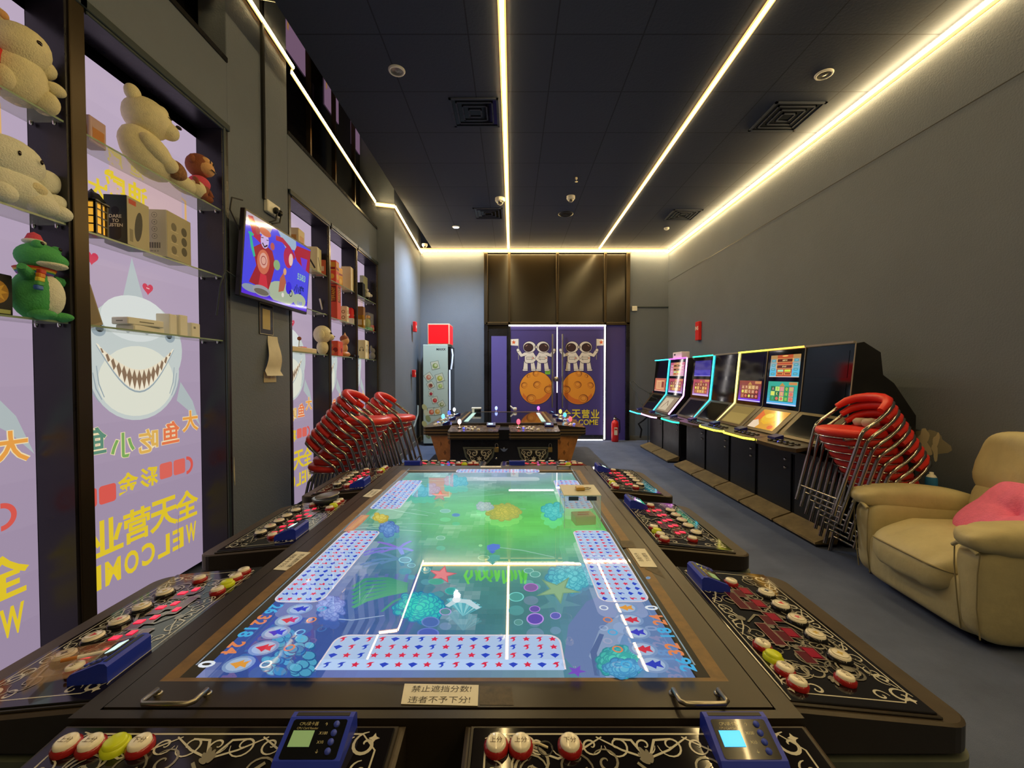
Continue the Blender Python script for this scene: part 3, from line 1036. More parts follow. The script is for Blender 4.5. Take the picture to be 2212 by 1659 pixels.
    for k in range(2):
        if .62 + k * .09 < Wd - .05: a.rrect(.60 + k * .1, .61, .69 + k * .1, .70, .015, '#de5a50')
    for k, ch in enumerate('全天营业'):
        if .13 + k * .175 < Wd - .05:
            a.txt(ch, .13 + k * .175, .445, .175, Y_, bold=.025)
    for k, ch in enumerate('WELCOME'):
        if .10 + k * .105 < Wd - .03:
            a.txt(ch, .10 + k * .105, .26, .12, Y_, bold=.03, wd=.085)
    a.rib([(.20, .40), (.205, .30), (.20, .18)], .006, '#8c7a94')
    a.build('printed_film', o)
    if i == 0:
        a0 = a

SZ = [n[2] for n in NICHES]


def bxo(name, lab, cat, y, x, z, sx, sy, sz, m, rotz=0.0, group=None, art=None, col=None, tilt=0.0, bev=.004):
    """carton standing on a shelf; art(a, face) draws on it"""
    o = empty(name, (x, y, z), rotz, lab, cat, group)
    o.rotation_euler = (0, tilt, rotz)
    b = MB(); b.box((-sx / 2, -sy / 2, 0), (sx / 2, sy / 2, sz), m, bev, col=col); b.build('carton', o)
    if art:
        a = Art((sx / 2, 0, 0), (0, 1, 0), (0, 0, 1), 'print'); art(a, sy, sz, 0); a.m and len(a.v) and a.build('front_print', o)
        a = Art((0, -sy / 2, 0), (1, 0, 0), (0, 0, 1), 'print'); art(a, sx, sz, 1); len(a.v) and a.build('side_print', o)
    return o


# --- first niche
T = empty('plush_bear', (-1.90, 1.70, SZ[0][2]), 0, 'cream plush bear with small ears on the top shelf behind the brass post', 'soft toy')
b = MB(); b.ell((0, 0, .10), (.085, .10, .11), 'cream'); b.ell((.04, .07, .04), (.05, .045, .05), 'cream'); b.ell((.02, -.08, .05), (.05, .04, .05), 'cream'); b.ell((.06, .095, .11), (.028, .04, .026), 'cream')
b.build('body', T)
b = MB(); b.ell((.015, .0, .22), (.085, .105, .085), 'cream', rot=(.35, 0, 0)); b.ell((.02, .075, .185), (.05, .05, .04), 'cream'); b.ell((0, -.06, .30), (.02, .035, .03), 'cream'); b.ell((0, .04, .30), (.02, .03, .028), 'cream'); b.build('head', T)
b = MB(); b.ell((.095, .0, .235), (.008, .012, .010), 'eye'); b.build('eye', T)
b = MB(); b.ell((.018, -.06, .302), (.01, .02, .016), 'peach'); b.build('ear_lining', T); T.scale = (.92, .92, .95); T.location.y -= .02
bxo('gift_box', 'red patterned box in front of the cream plush bear', 'box', 1.555, -1.885, SZ[0][2], .06, .10, .15, 'red', .3,
    art=lambda a, w_, h_, f: [a.circ(0, h_ * .5, w_ * .3, '#d8702a'), a.ring(0, h_ * .5, w_ * .32, w_ * .4, '#a02818')])
T = empty('plush_puppy', (-1.90, 1.67, SZ[0][1]), 0, 'white long-bodied plush toy lying on the middle shelf', 'soft toy')
b = MB(); b.ell((0, .0, .09), (.08, .15, .075), 'whiteplush', rot=(-.2, 0, 0)); b.ell((.05, .05, .045), (.05, .06, .045), 'whiteplush'); b.ell((.05, .12, .035), (.045, .05, .035), 'whiteplush'); b.ell((.03, .13, .085), (.035, .045, .035), 'whiteplush'); b.ell((.05, -.10, .04), (.045, .05, .04), 'whiteplush'); b.build('body', T)
b = MB(); b.ell((0, -.03, .20), (.085, .125, .09), 'whiteplush'); b.ell((.01, .115, .17), (.035, .055, .05), 'whiteplush'); b.ell((.01, -.16, .17), (.035, .05, .05), 'whiteplush'); b.build('head', T)
b = MB(); b.ell((.087, .02, .21), (.005, .006, .010), 'eye'); b.ell((.083, -.06, .21), (.005, .006, .010), 'eye'); b.build('eye', T)
b = MB(); b.ell((.045, .02, .10), (.045, .045, .03), 'cream'); b.build('tummy_patch', T); T.scale = (.9, .9, .93)
T = empty('plush_dinosaur', (-1.89, 1.715, SZ[0][0]), .25, 'green plush dinosaur with rainbow scarf and red hat', 'soft toy')
b = MB(); b.ell((0, 0, .095), (.07, .075, .10), 'green'); b.ell((.05, .045, .015), (.045, .03, .02), 'green'); b.ell((.05, -.045, .015), (.045, .03, .02), 'green')
b.tube([(.02, .06, .165), (.05, .10, .16), (.07, .13, .14)], [.022, .020, .012], 'green'); b.tube([(.02, -.06, .165), (.03, -.095, .175), (.04, -.12, .185)], [.022, .02, .013], 'green'); b.build('body', T)
b = MB(); b.ell((.03, .012, .095), (.052, .055, .085), 'whiteplush'); b.build('belly', T)
b = MB(); b.ell((.015, 0, .245), (.068, .072, .055), 'green'); b.ell((.055, 0, .235), (.045, .058, .032), 'green'); b.ell((.04, .045, .285), (.018, .018, .018), 'green'); b.ell((.04, -.045, .285), (.018, .018, .018), 'green'); b.build('head', T)
b = MB(); b.ell((.052, 0, .216), (.048, .056, .016), 'whiteplush'); b.build('jaw', T)
b = MB(); b.ell((.055, .045, .29), (.006, .008, .008), 'eye'); b.ell((.055, -.045, .29), (.006, .008, .008), 'eye'); b.build('eye', T)
b = MB()
for k, c_ in enumerate(('#c83a2a', '#e08a2a', '#e8d040', '#4aa04a', '#3a6ac0', '#8a4aa0')):
    b.ell((0, 0, .198 - k * .004), (.062 - k * .002, .062 - k * .002, .010), 'print', col=c_)
for k, c_ in enumerate(('#c83a2a', '#e08a2a', '#e8d040', '#4aa04a', '#3a6ac0')):
    b.box((.052, -.075 - k * .004, .17 - k * .016), (.068, -.045 - k * .004, .187 - k * .016), 'print', .003, col=c_)
b.build('scarf', T)
b = MB(); b.ell((0, 0, .305), (.035, .035, .012), 'whiteplush'); b.lathe([(.028, .31), (.018, .335), (0, .345)], (0, 0, 0), 'pinktoy', 12); b.build('hat', T)
bxo('snack_box', 'black and gold box beside the plush dinosaur', 'box', 1.555, -1.90, SZ[0][0], .08, .12, .15, 'plast_b', .1,
    art=lambda a, w_, h_, f: [a.circ(0, h_ * .55, w_ * .36, '#b8862a'), a.star(0, h_ * .55, w_ * .34, '#e0b040', n=8), a.rect(-w_ * .4, .005, w_ * .4, .02, '#a8b070')])

T_bears = []
# --- second niche
bxo('amber_jar_box', 'clear amber box beside the big teddy bear', 'box', 1.995, -1.93, SZ[1][2], .07, .09, .12, mat('amber_acrylic', '#c99a5a', .2, alpha=.7), .1,
    art=lambda a, w_, h_, f: [a.rect(-w_ * .35, h_ * .1, w_ * .35, h_ * .6, '#c07830')])
T = empty('teddy_bear', (-1.905, 2.29, SZ[1][2]), 0, 'big cream teddy bear lounging on the top shelf', 'soft toy')
b = MB(); b.ell((-.01, 0, .12), (.085, .17, .12), 'cream', rot=(-.35, 0, 0)); b.ell((.03, .20, .045), (.05, .11, .05), 'cream', rot=(-.12, 0, 0)); b.ell((.045, .29, .05), (.05, .055, .055), 'cream'); b.ell((.055, -.03, .13), (.045, .10, .05), 'cream', rot=(-.45, 0, 0)); b.ell((.06, .06, .09), (.04, .05, .045), 'cream'); b.build('body', T)
b = MB(); b.ell((0, -.01, .315), (.10, .125, .105), 'cream'); b.ell((0, -.10, .40), (.03, .045, .045), 'cream'); b.ell((0, .09, .41), (.025, .04, .035), 'cream'); b.build('head', T)
b = MB(); b.ell((.06, .06, .285), (.045, .06, .05), 'cream'); b.build('muzzle', T)
b = MB(); b.ell((.088, .03, .34), (.008, .022, .004), 'eye'); b.ell((.100, .085, .318), (.010, .02, .010), 'eye'); b.build('face_stitching', T)
b = MB(); b.ell((.052, .12, .085), (.042, .07, .055), mat('floral_patch', '#8a6240', .9, var=.6, vs=40), rot=(-.3, 0, 0)); b.build('floral_patch', T); T.scale = (.95, .95, .92)
T = empty('plush_monkey', (-1.88, 2.615, SZ[1][2]), .2, 'brown plush monkey in a pink shirt next to the teddy bear', 'soft toy')
b = MB(); b.ell((0, 0, .085), (.05, .055, .065), 'brown'); b.ell((.03, .035, .02), (.03, .022, .022), 'brown'); b.ell((.03, -.035, .02), (.03, .022, .022), 'brown'); b.tube([(0, .05, .11), (.02, .075, .08), (.03, .085, .05)], .014, 'brown'); b.tube([(0, -.05, .11), (.02, -.075, .085), (.03, -.085, .06)], .014, 'brown'); b.build('body', T)
b = MB(); b.ell((0, 0, .10), (.056, .062, .045), 'pinktoy'); b.build('shirt', T)
b = MB(); b.ell((0, 0, .205), (.068, .075, .068), 'brown'); b.ell((0, -.078, .215), (.015, .022, .025), 'brown'); b.ell((0, .078, .215), (.015, .022, .025), 'brown'); b.build('head', T)
b = MB(); b.ell((.035, .0, .19), (.045, .06, .042), 'peach'); b.ell((.035, .02, .225), (.035, .03, .028), 'peach'); b.ell((.035, -.02, .225), (.035, .03, .028), 'peach'); b.build('face', T)
b = MB(); b.ell((.068, .018, .225), (.005, .007, .008), 'eye'); b.ell((.068, -.018, .225), (.005, .007, .008), 'eye'); b.ell((.08, 0, .178), (.003, .035, .003), 'eye'); b.build('eye', T)
T = empty('toy_lantern', (-1.90, 1.965, SZ[1][1]), .2, 'dark lantern with glowing gold windows on the middle shelf', 'lantern')
b = MB(); b.box((-.04, -.04, 0), (.04, .04, .012), 'plast_b', .003)
for x in (-.035, .035):
    for y in (-.035, .035): b.box((x - .005, y - .005, .01), (x + .005, y + .005, .15), 'plast_b')
b.box((-.045, -.045, .145), (.045, .045, .158), 'plast_b', .003); b.lathe([(.055, .155), (.03, .19), (.012, .20), (0, .215)], (0, 0, 0), 'plast_b', 6)
for k in range(3):
    z = .045 + k * .035
    b.box((-.04, -.04, z), (.04, -.036, z + .005), 'plast_b'); b.box((.036, -.04, z), (.04, .04, z + .005), 'plast_b')
b.box((-.002, -.041, .01), (.004, -.036, .15), 'plast_b'); b.box((.036, -.003, .01), (.041, .003, .15), 'plast_b'); b.build('frame', T)
b = MB(); b.box((-.03, -.03, .012), (.03, .03, .145), mat('lantern_glow', '#e0a030', .5, em='#e8a838', es=.9)); b.build('lamp_glass', T)


def artspk1(a, w_, h_, f):
    if f == 1:
        a.rect(-w_ * .49, .002, w_ * .49, h_ - .002, '#2f3a3c'); a.rrect(-.025, .02, .025, h_ * .62, .02, '#14181a'); a.circ(0, h_ * .68, .018, '#14181a')
        a.txt('DARE', 0, h_ * .56, .016, '#d8dcd4', bold=.02); a.txt('TO', 0, h_ * .47, .016, '#d8dcd4', bold=.02); a.txt('LISTEN', 0, h_ * .38, .016, '#d8dcd4', bold=.02)
    else:
        a.rect(-w_ * .49, .002, w_ * .49, h_ - .002, '#b7ae8e'); a.circ(.0, h_ * .45, .025, '#2a2a2a', .075, rot=-.15); a.rrect(-w_ * .42, h_ * .85, -w_ * .1, h_ * .95, .004, '#c23a22')
        a.rect(-w_ * .4, .02, -w_ * .25, .08, '#8a8268')


bxo('speaker_box', 'black carton reading DARE TO LISTEN on the middle shelf', 'box', 2.15, -1.905, SZ[1][1], .10, .15, .235, 'plast_b', .12, art=artspk1)


def artspk2(a, w_, h_, f):
    if f == 1:
        a.rect(-w_ * .49, .002, w_ * .49, h_ - .002, '#e6e0cc')
        for k in range(4):
            a.ring(0, h_ * (.88 - k * .15), .012, .014, '#8c8676'); a.star(0, h_ * (.88 - k * .15), .006, '#8c8676', n=4)
        for k in range(9):
            a.rect(-.025 + k * .006, .045, -.025 + k * .006 + (.002 if k % 2 else .004), .075, '#2a2824')
        a.txt('PM 总 叉', 0, .03, .010, '#3a3630')
    else:
        a.rect(-w_ * .49, .002, w_ * .49, h_ - .002, '#b0a688')
        for k in range(3):
            a.circ(-w_ * .22, h_ * (.2 + .25 * k), .022, '#6a6452'); a.circ(w_ * .2, h_ * (.25 + .22 * k), .024, '#4a463a')
            a.rect(-w_ * .35, h_ * (.1 + .25 * k), -w_ * .05, h_ * (.11 + .25 * k), '#d8d0b8')


bxo('speaker_box', 'white carton with a column of round icons and barcode', 'box', 2.40, -1.905, SZ[1][1], .12, .20, .25, 'plast_w', .1, art=artspk2)
T = empty('picture_frame', (-1.93, 1.99, SZ[1][0]), 0, 'thin beige panel leaning on the lowest shelf', 'panel')
b = MB(); b.box((-.012, -.045, 0), (.012, .045, .19), mat('beige_board', '#a8977a', .5), .003); b.build('board', T); T.rotation_euler = (.35, 0, .1)
b = Art((.0125, 0, .095), (0, 1, 0), (0, 0, 1)); b.rect(-.035, -.08, .035, .08, '#8c7c60'); b.build('sheet', T)
WB = mat('white_card', '#eeeade', .5)
bxo('gadget_box', 'flat white box, lower of the two lying on the lowest shelf', 'box', 2.235, -1.92, SZ[1][0], .09, .20, .028, WB, .05, 'small white boxes on the lowest shelf')
bxo('gadget_box', 'flat white box lying on top of another one', 'box', 2.215, -1.915, SZ[1][0] + .029, .09, .20, .035, WB, -.08, 'small white boxes on the lowest shelf', art=lambda a, w_, h_, f: [a.rect(-w_ * .2, h_ * .4, w_ * .2, h_ * .55, '#8a8678')])
bxo('gadget_box', 'upright white box beside the flat white pair', 'box', 2.40, -1.92, SZ[1][0], .07, .07, .115, WB, .2, 'small white boxes on the lowest shelf')
bxo('gadget_box', 'leaning narrow white box between upright ones', 'box', 2.475, -1.90, SZ[1][0], .04, .06, .12, WB, 0, 'small white boxes on the lowest shelf')
bxo('gadget_box', 'squarish white box at the end of the white boxes', 'box', 2.565, -1.92, SZ[1][0], .08, .08, .085, WB, .1, 'small white boxes on the lowest shelf', art=lambda a, w_, h_, f: [a.rect(-w_ * .3, h_ * .6, -w_ * .05, h_ * .75, '#8a8678')])

# --- niches beyond the television
def yat(px, X=-1.91): return X * FPX / (px - 1106.0)
BG = mat('beige_card', '#e0cb9c', .55)
RG = mat('red_card', '#dc5036', .5)
g3 = 'prizes on the shelves beyond the television'
bxo('prize_box', 'beige box at the top of the wall opening, above the television corner', 'box', yat(645), -1.92, SZ[2][2] - .0, .10, .14, .30, BG, .1, g3, art=lambda a, w_, h_, f: [a.rect(-w_ * .3, h_ * .3, w_ * .3, h_ * .8, '#c58a3a')])
bxo('prize_box', 'cream box with a black ribbon stroke beside the television', 'box', yat(683), -1.92, SZ[2][2], .10, .12, .24, BG, .1, g3, art=lambda a, w_, h_, f: [a.rect(-w_ * .49, .004, w_ * .49, h_ - .004, '#d0c69a'), a.rib([(-w_ * .3, h_ * .6), (w_ * .3, h_ * .15)], .014, '#1c1a18', taper=False)])
bxo('prize_box', 'small red and white box on the top shelf beside the television', 'box', yat(699), -1.91, SZ[2][2], .10, .10, .16, RG, .1, g3, art=lambda a, w_, h_, f: [a.rect(-w_ * .49, .004, w_ * .49, h_ - .004, '#cf6a48' if f else '#c23a28'), a.rect(-w_ * .3, h_ * .3, w_ * .3, h_ * .6, '#e8d0b8')])
T = empty('desk_stand', (-1.90, yat(696), SZ[2][1]), 0, 'small white folding stand on the middle shelf', 'stand', g3)
b = MB(); b.tube([(0, -.06, .15), (0, 0, .04), (0, .07, .01)], .008, 'plast_w'); b.box((-.04, -.05, 0), (.04, .08, .008), 'plast_w'); b.build('frame', T)
T = empty('wooden_toy_board', (-1.91, yat(652), SZ[2][0]), 0, 'beige wooden board with a ball knob on the lowest shelf', 'toy', g3)
b = MB(); b.box((-.05, -.26, 0), (.05, .20, .045), BG, .006); b.build('board', T)
b = MB(); b.tube([(0, -.05, .045), (0, -.04, .11)], .004, 'steel'); b.ell((0, -.038, .125), (.018, .018, .018), 'brown'); b.build('knob', T)
b = MB(); b.box((-.02, -.03, .045), (.02, .06, .055), RG); b.build('slide', T)
T = empty('plush_puppy', (-1.89, yat(693), SZ[2][0]), .3, 'cream plush puppy head and body on the lowest shelf below the television', 'soft toy', g3)
b = MB(); b.ell((0, 0, .07), (.055, .075, .075), 'cream'); b.ell((.03, .07, .07), (.025, .03, .02), 'cream'); b.build('body', T)
b = MB(); b.ell((0, 0, .20), (.085, .095, .09), 'cream'); b.ell((0, -.10, .19), (.03, .02, .05), 'cream'); b.ell((.07, .02, .175), (.04, .045, .035), 'cream'); b.build('head', T)
b = MB(); b.ell((.08, .055, .215), (.006, .01, .012), 'eye'); b.ell((.083, -.03, .215), (.006, .01, .012), 'eye'); b.ell((.11, .025, .185), (.006, .01, .007), 'eye'); b.build('eye', T)
# column two
def artred(a, w_, h_, f):
    a.rect(-w_ * .42, h_ * .55, w_ * .42, h_ * .92, '#d89a2a'); a.circ(0, h_ * .3, w_ * .3, '#e0b040'); a.rect(-w_ * .4, h_ * .6, w_ * .4, h_ * .7, '#8a1a10')
bxo('snack_pack', 'tall red and gold snack pack on the top shelf', 'snack pack', yat(722), -1.91, SZ[3][2], .09, .11, .24, RG, .1, g3, art=artred)
bxo('snack_pack', 'orange topped snack pack beside the tall red one', 'snack pack', yat(736), -1.93, SZ[3][2], .06, .10, .21, 'gold', -.1, g3, art=artred)
bxo('prize_box', 'tall plain beige carton at the shelf end', 'box', yat(753), -1.91, SZ[3][2], .11, .14, .27, BG, .1, g3)
bxo('snack_pack', 'long red pack with golden upright letters', 'snack pack', yat(724), -1.90, SZ[3][1], .08, .12, .37, RG, .05, g3,
    art=lambda a, w_, h_, f: [a.rect(-w_ * .35, h_ * .5, w_ * .35, h_ * .95, '#7a1a12'), a.txt('TIFFANY', 0, h_ * .72, w_ * .5, '#d8a030', wd=h_ * .4, rot=PI / 2, bold=.02)])
bxo('prize_box', 'small beige box with round marks on the middle shelf', 'box', yat(743), -1.90, SZ[3][1], .08, .08, .18, BG, .1, g3, art=lambda a, w_, h_, f: [a.ring(0, h_ * .65, .012, .02, '#8a6a3a'), a.ring(0, h_ * .3, .012, .02, '#8a6a3a')])
o = bxo('prize_box', 'rounded red and white box on the middle shelf', 'box', yat(756), -1.90, SZ[3][1], .09, .10, .19, 'red', .1, g3, art=lambda a, w_, h_, f: [a.rect(-w_ * .49, .003, w_ * .49, h_ * .35, '#e0d8cc'), a.rect(-w_ * .2, h_ * .5, w_ * .1, h_ * .6, '#e8e0d8')], bev=.02)
bxo('prize_box', 'red patterned box on the lowest shelf', 'box', yat(725), -1.90, SZ[3][0], .09, .18, .16, RG, .1, g3, art=lambda a, w_, h_, f: [a.circ(-w_ * .25, h_ * .7, .02, '#d87a50'), a.circ(w_ * .2, h_ * .4, .025, '#8a2018'), a.circ(-w_ * .1, h_ * .25, .02, '#d87a50')])
T = empty('cartoon_figure', (-1.90, yat(744), SZ[3][0]), 0, 'dark haired figurine on an orange base', 'figurine', g3)
b = MB(); b.ell((0, 0, .03), (.05, .09, .035), 'orange'); b.ell((0, 0, .10), (.03, .035, .05), 'peach'); b.build('body', T)
b = MB(); b.ell((0, 0, .185), (.045, .05, .05), 'peach'); b.build('head', T)
b = MB(); b.ell((-.008, 0, .205), (.047, .053, .045), 'brown'); b.lathe([(.02, .24), (0, .28)], (0, 0, 0), 'peach', 10); b.build('hair', T)
bxo('gadget_tray', 'flat black tray near the figurine', 'tray', yat(757), -1.89, SZ[3][0], .11, .22, .03, 'plast_b', .1, g3)
# column three
bxo('prize_box', 'black upright box in the narrow niche', 'box', yat(780), -1.91, SZ[4][2], .09, .12, .19, 'plast_b', .1, g3)
bxo('prize_box', 'pale green box behind the black upright one', 'box', yat(789, -1.93), -1.94, SZ[4][2], .05, .16, .32, mat('pale_green_card', '#a8ad90', .5), 0, g3)
T = empty('toy_robot', (-1.89, yat(793), SZ[4][2]), 0, 'small black and white toy with a round ball arm', 'toy', g3)
b = MB(); b.box((-.03, -.04, 0), (.03, .04, .05), 'plast_b', .01); b.ell((0, 0, .085), (.035, .04, .04), 'plast_w'); b.ell((0, -.03, .14), (.02, .02, .02), 'plast_w'); b.build('body', T)
b = MB(); b.tube([(0, .04, .07), (0, .10, .09)], .005, 'plast_b'); b.ell((0, .12, .095), (.02, .02, .02), 'plast_w'); b.build('arm', T)
bxo('prize_box', 'brown and gold box stack on the middle shelf', 'box', yat(779), -1.90, SZ[4][1], .08, .10, .27, 'gold', .1, g3, art=lambda a, w_, h_, f: [a.rect(-w_ * .49, h_ * .6, w_ * .49, h_ - .003, '#8a5a2a'), a.rect(-w_ * .3, h_ * .15, w_ * .3, h_ * .4, '#c9b183')])
T = empty('green_toy', (-1.89, yat(792), SZ[4][1]), 0, 'yellow green toy seen inside a clear box', 'toy', g3)
b = MB(); b.ell((0, 0, .09), (.035, .07, .07), mat('lime_toy', '#8f9a3a', .6)); b.ell((0, .02, .17), (.03, .04, .035), 'lime_toy' if False else M['gold']); b.build('body', T)
b = MB(); b.box((-.045, -.10, 0), (.045, .10, .22), 'acry'); b.build('clear_box', T)
b = MB(); b.box((-.04, -.09, .002), (.04, .09, .03), 'green'); b.build('plinth', T)
bxo('prize_box', 'small red and white pack at the shelf end by the pilaster', 'box', yat(800), -1.89, SZ[4][1], .06, .07, .08, 'red', .1, g3, art=lambda a, w_, h_, f: [a.rect(-w_ * .3, h_ * .3, w_ * .3, h_ * .7, '#e8d8c0')])
bxo('headphone_box', 'beige headphone carton on the lowest shelf', 'box', yat(784), -1.90, SZ[4][0], .09, .20, .235, BG, .1, g3,
    art=lambda a, w_, h_, f: [a.ring(0, h_ * .5, w_ * .22, w_ * .27, '#4a4030', k=1.2, a0=0, a1=180), a.circ(-w_ * .23, h_ * .45, w_ * .08, '#4a4030', w_ * .14), a.circ(w_ * .23, h_ * .45, w_ * .08, '#4a4030', w_ * .14)])
T = empty('grey_toy', (-1.89, yat(801), SZ[4][0]), 0, 'grey plush elephant shaped toy beside the headphone carton', 'toy', g3)
b = MB(); GP = mat('grey_plush', '#8a8c90', .9, bump=.4, bs=140); b.ell((0, 0, .05), (.04, .06, .05), GP); b.ell((0, .02, .12), (.035, .04, .04), GP); b.ell((0, -.04, .15), (.012, .035, .04), GP); b.tube([(.03, .05, .12), (.03, .09, .10), (.03, .12, .11)], [.015, .012, .008], GP); b.build('body', T)
b = MB(); b.ell((.03, .03, .14), (.005, .005, .006), 'eye'); b.build('eye', T)

# ---------------------------------------------------------------- television on its bracket
TY0, TY1 = 2.83, 3.67
T = empty('television', (-1.76, (TY0 + TY1) / 2, 1.755), 0, 'wall mounted television showing a blue game with a red robed figure', 'television')
T.rotation_euler = (0, rad(4.5), 0)
TW, TH = TY1 - TY0 + .07, .565
b = MB(); b.box((-.035, -TW / 2, 0), (0, TW / 2, TH), 'plast_b', .004); b.box((-.06, -TW * .35, .05), (-.03, TW * .35, TH * .6), 'plast_b', .01); b.build('housing', T)
a = Art((.0005, -TW / 2 + .012, .022), (0, 1, 0), (0, 0, 1), 'tvpix', .0005)
M['tvpix'] = mat('television_image', '#000000', .06, em='#ffffff', es=.95, attr=True, spec=.7, sample=True)
iw, ih = TW - .024, TH - .038
X = lambda t: t * iw
Z = lambda t: t * ih
a.rect(0, 0, iw, ih, '#4a48e0')
a.poly([(0, 0), (X(1), 0), (X(1), Z(.16)), (X(.7), Z(.10)), (X(.4), Z(.17)), (0, Z(.12))], '#4a2ad8')
a.circ(X(.55), Z(.16), X(.22), '#a8b49a', Z(.16)); a.circ(X(.85), Z(.14), X(.12), '#a8b49a', Z(.10)); a.circ(X(.12), Z(.09), X(.12), '#8a96a8', Z(.05))
a.rect(0, 0, iw, Z(.03), '#5a2ad0')
a.poly([(0, Z(1)), (X(.35), Z(1)), (X(.30), Z(.84)), (X(.1), Z(.80)), (0, Z(.9))], '#b4aab8')
a.poly([(X(.42), Z(1)), (X(.72), Z(1)), (X(.74), Z(.86)), (X(.55), Z(.82))], '#9ab0c8')
a.poly([(X(.02), Z(.96)), (X(.10), Z(.74)), (X(.2), Z(.70)), (X(.2), Z(.78)), (X(.08), Z(.98))], '#b02848')
a.rib([(X(.40), Z(.88)), (X(.5), Z(.90)), (X(.62), Z(.84)), (X(.72), Z(.74))], .035, '#b02848', taper=False)
a.poly([(X(.74), Z(.94)), (X(1), Z(.98)), (X(1), Z(.62)), (X(.88), Z(.66)), (X(.76), Z(.72)), (X(.70), Z(.82))], '#a82038')
a.poly([(X(.82), Z(.80)), (X(.95), Z(.82)), (X(.93), Z(.62)), (X(.86), Z(.66))], '#6a3ad0')
a.circ(X(.61), Z(.70), X(.075), '#b02850', Z(.15), rot=.3); a.circ(X(.655), Z(.69), X(.035), '#e8c0b0', Z(.09))
# robed figure
a.poly([(X(.08), Z(.16)), (X(.34), Z(.13)), (X(.38), Z(.30)), (X(.42), Z(.52)), (X(.36), Z(.68)), (X(.22), Z(.72)), (X(.10), Z(.60)), (X(.16), Z(.40))], '#9a2430')
a.circ(X(.25), Z(.48), X(.085), '#c86a50', Z(.16)); a.circ(X(.25), Z(.50), X(.055), '#d8a090', Z(.10)); a.ring(X(.25), Z(.5), X(.03), X(.036), '#8a2430', k=1)
a.poly([(X(.20), Z(.14)), (X(.34), Z(.12)), (X(.30), Z(.32)), (X(.22), Z(.32))], '#c83040')
a.circ(X(.25), Z(.10), X(.12), '#9a9aa0', Z(.07)); a.circ(X(.25), Z(.085), X(.1), '#6a6458', Z(.04))
a.circ(X(.25), Z(.76), X(.055), '#c8b0e0', Z(.10)); a.circ(X(.25), Z(.87), X(.08), '#c86a50', Z(.05)); a.circ(X(.15), Z(.84), X(.03), '#a84a48', Z(.05)); a.circ(X(.36), Z(.74), X(.03), '#b85a50', Z(.05))
a.rib([(X(.22), Z(.72)), (X(.25), Z(.68)), (X(.29), Z(.72))], .012, '#3a1a20', taper=False); a.rib([(X(.20), Z(.78)), (X(.23), Z(.79))], .005, '#3a1a20', taper=False); a.rib([(X(.27), Z(.78)), (X(.30), Z(.79))], .005, '#3a1a20', taper=False)
a.rib([(X(.06), Z(.76)), (X(.09), Z(.62)), (X(.13), Z(.50))], .03, '#30b090'); a.circ(X(.07), Z(.76), X(.035), '#30b090', Z(.02)); a.circ(X(.44), Z(.52), X(.05), '#8aa878', Z(.07))
# rider
a.poly([(X(.49), Z(.16)), (X(.57), Z(.20)), (X(.60), Z(.34)), (X(.55), Z(.46)), (X(.50), Z(.36))], '#b06048'); a.circ(X(.57), Z(.48), X(.025), '#d8a070', Z(.05)); a.circ(X(.65), Z(.27), X(.05), '#3a2ad8', Z(.09)); a.ring(X(.69), Z(.2), X(.02), X(.028), '#201830'); a.circ(X(.56), Z(.14), X(.02), '#e0d8d0')
a.txt('5583', X(.86), Z(.50), Z(.10), '#8ab8b0', bold=.03); a.txt('小窍', X(.83), Z(.30), Z(.15), '#1c2a78', bold=.03)
a.txt('168', X(.86), Z(.09), Z(.08), '#7a80d8', bold=.02)
a.build('screen_image', T)
b = MB(); b.box((-.09, -.12, .15), (-.045, .12, .35), 'plast_b'); b.build('wall_bracket', T)
b = MB(); b.tube([(-.03, -TW / 2 - .0, .42), (-.05, -TW / 2 - .07, .52), (-.05, -TW / 2 - .06, .60), (-.04, -TW / 2 + .03, .62)], .005, 'plast_b'); b.tube([(-.04, -TW / 2, .12), (-.05, -TW / 2 - .08, .14), (-.06, -TW / 2 - .10, .04), (-.065, -TW / 2 - .11, -.15)], .005, 'tealtrim'); b.build('cable', T)
# ================================================================ THE TWO FISH GAME TABLES
ZS = 0.606          # glass of the screen
ZL = 0.613          # lid
PW, PD = 0.625, 0.376
PZ = ZL - .022   # a control panel: width for the player, depth
CRT = mat('clear_key', '#f6f0e2', .18, coat=.6)
KRED = mat('red_key_collar', '#a01c1c', .2, coat=.5)
KYEL = mat('yellow_key', '#c9d424', .25, em='#c9d424', es=.05)
KGLASS = mat('black_collar', '#1a1a1c', .12)
SEG = mat('red_display', '#7c1426', .15, em='#b01430', es=.18)
SEGON = mat('red_digits', '#ff3050', .3, em='#ff2848', es=1.3)
SILV = '#c8c6bc'
GRY = '#8a877e'


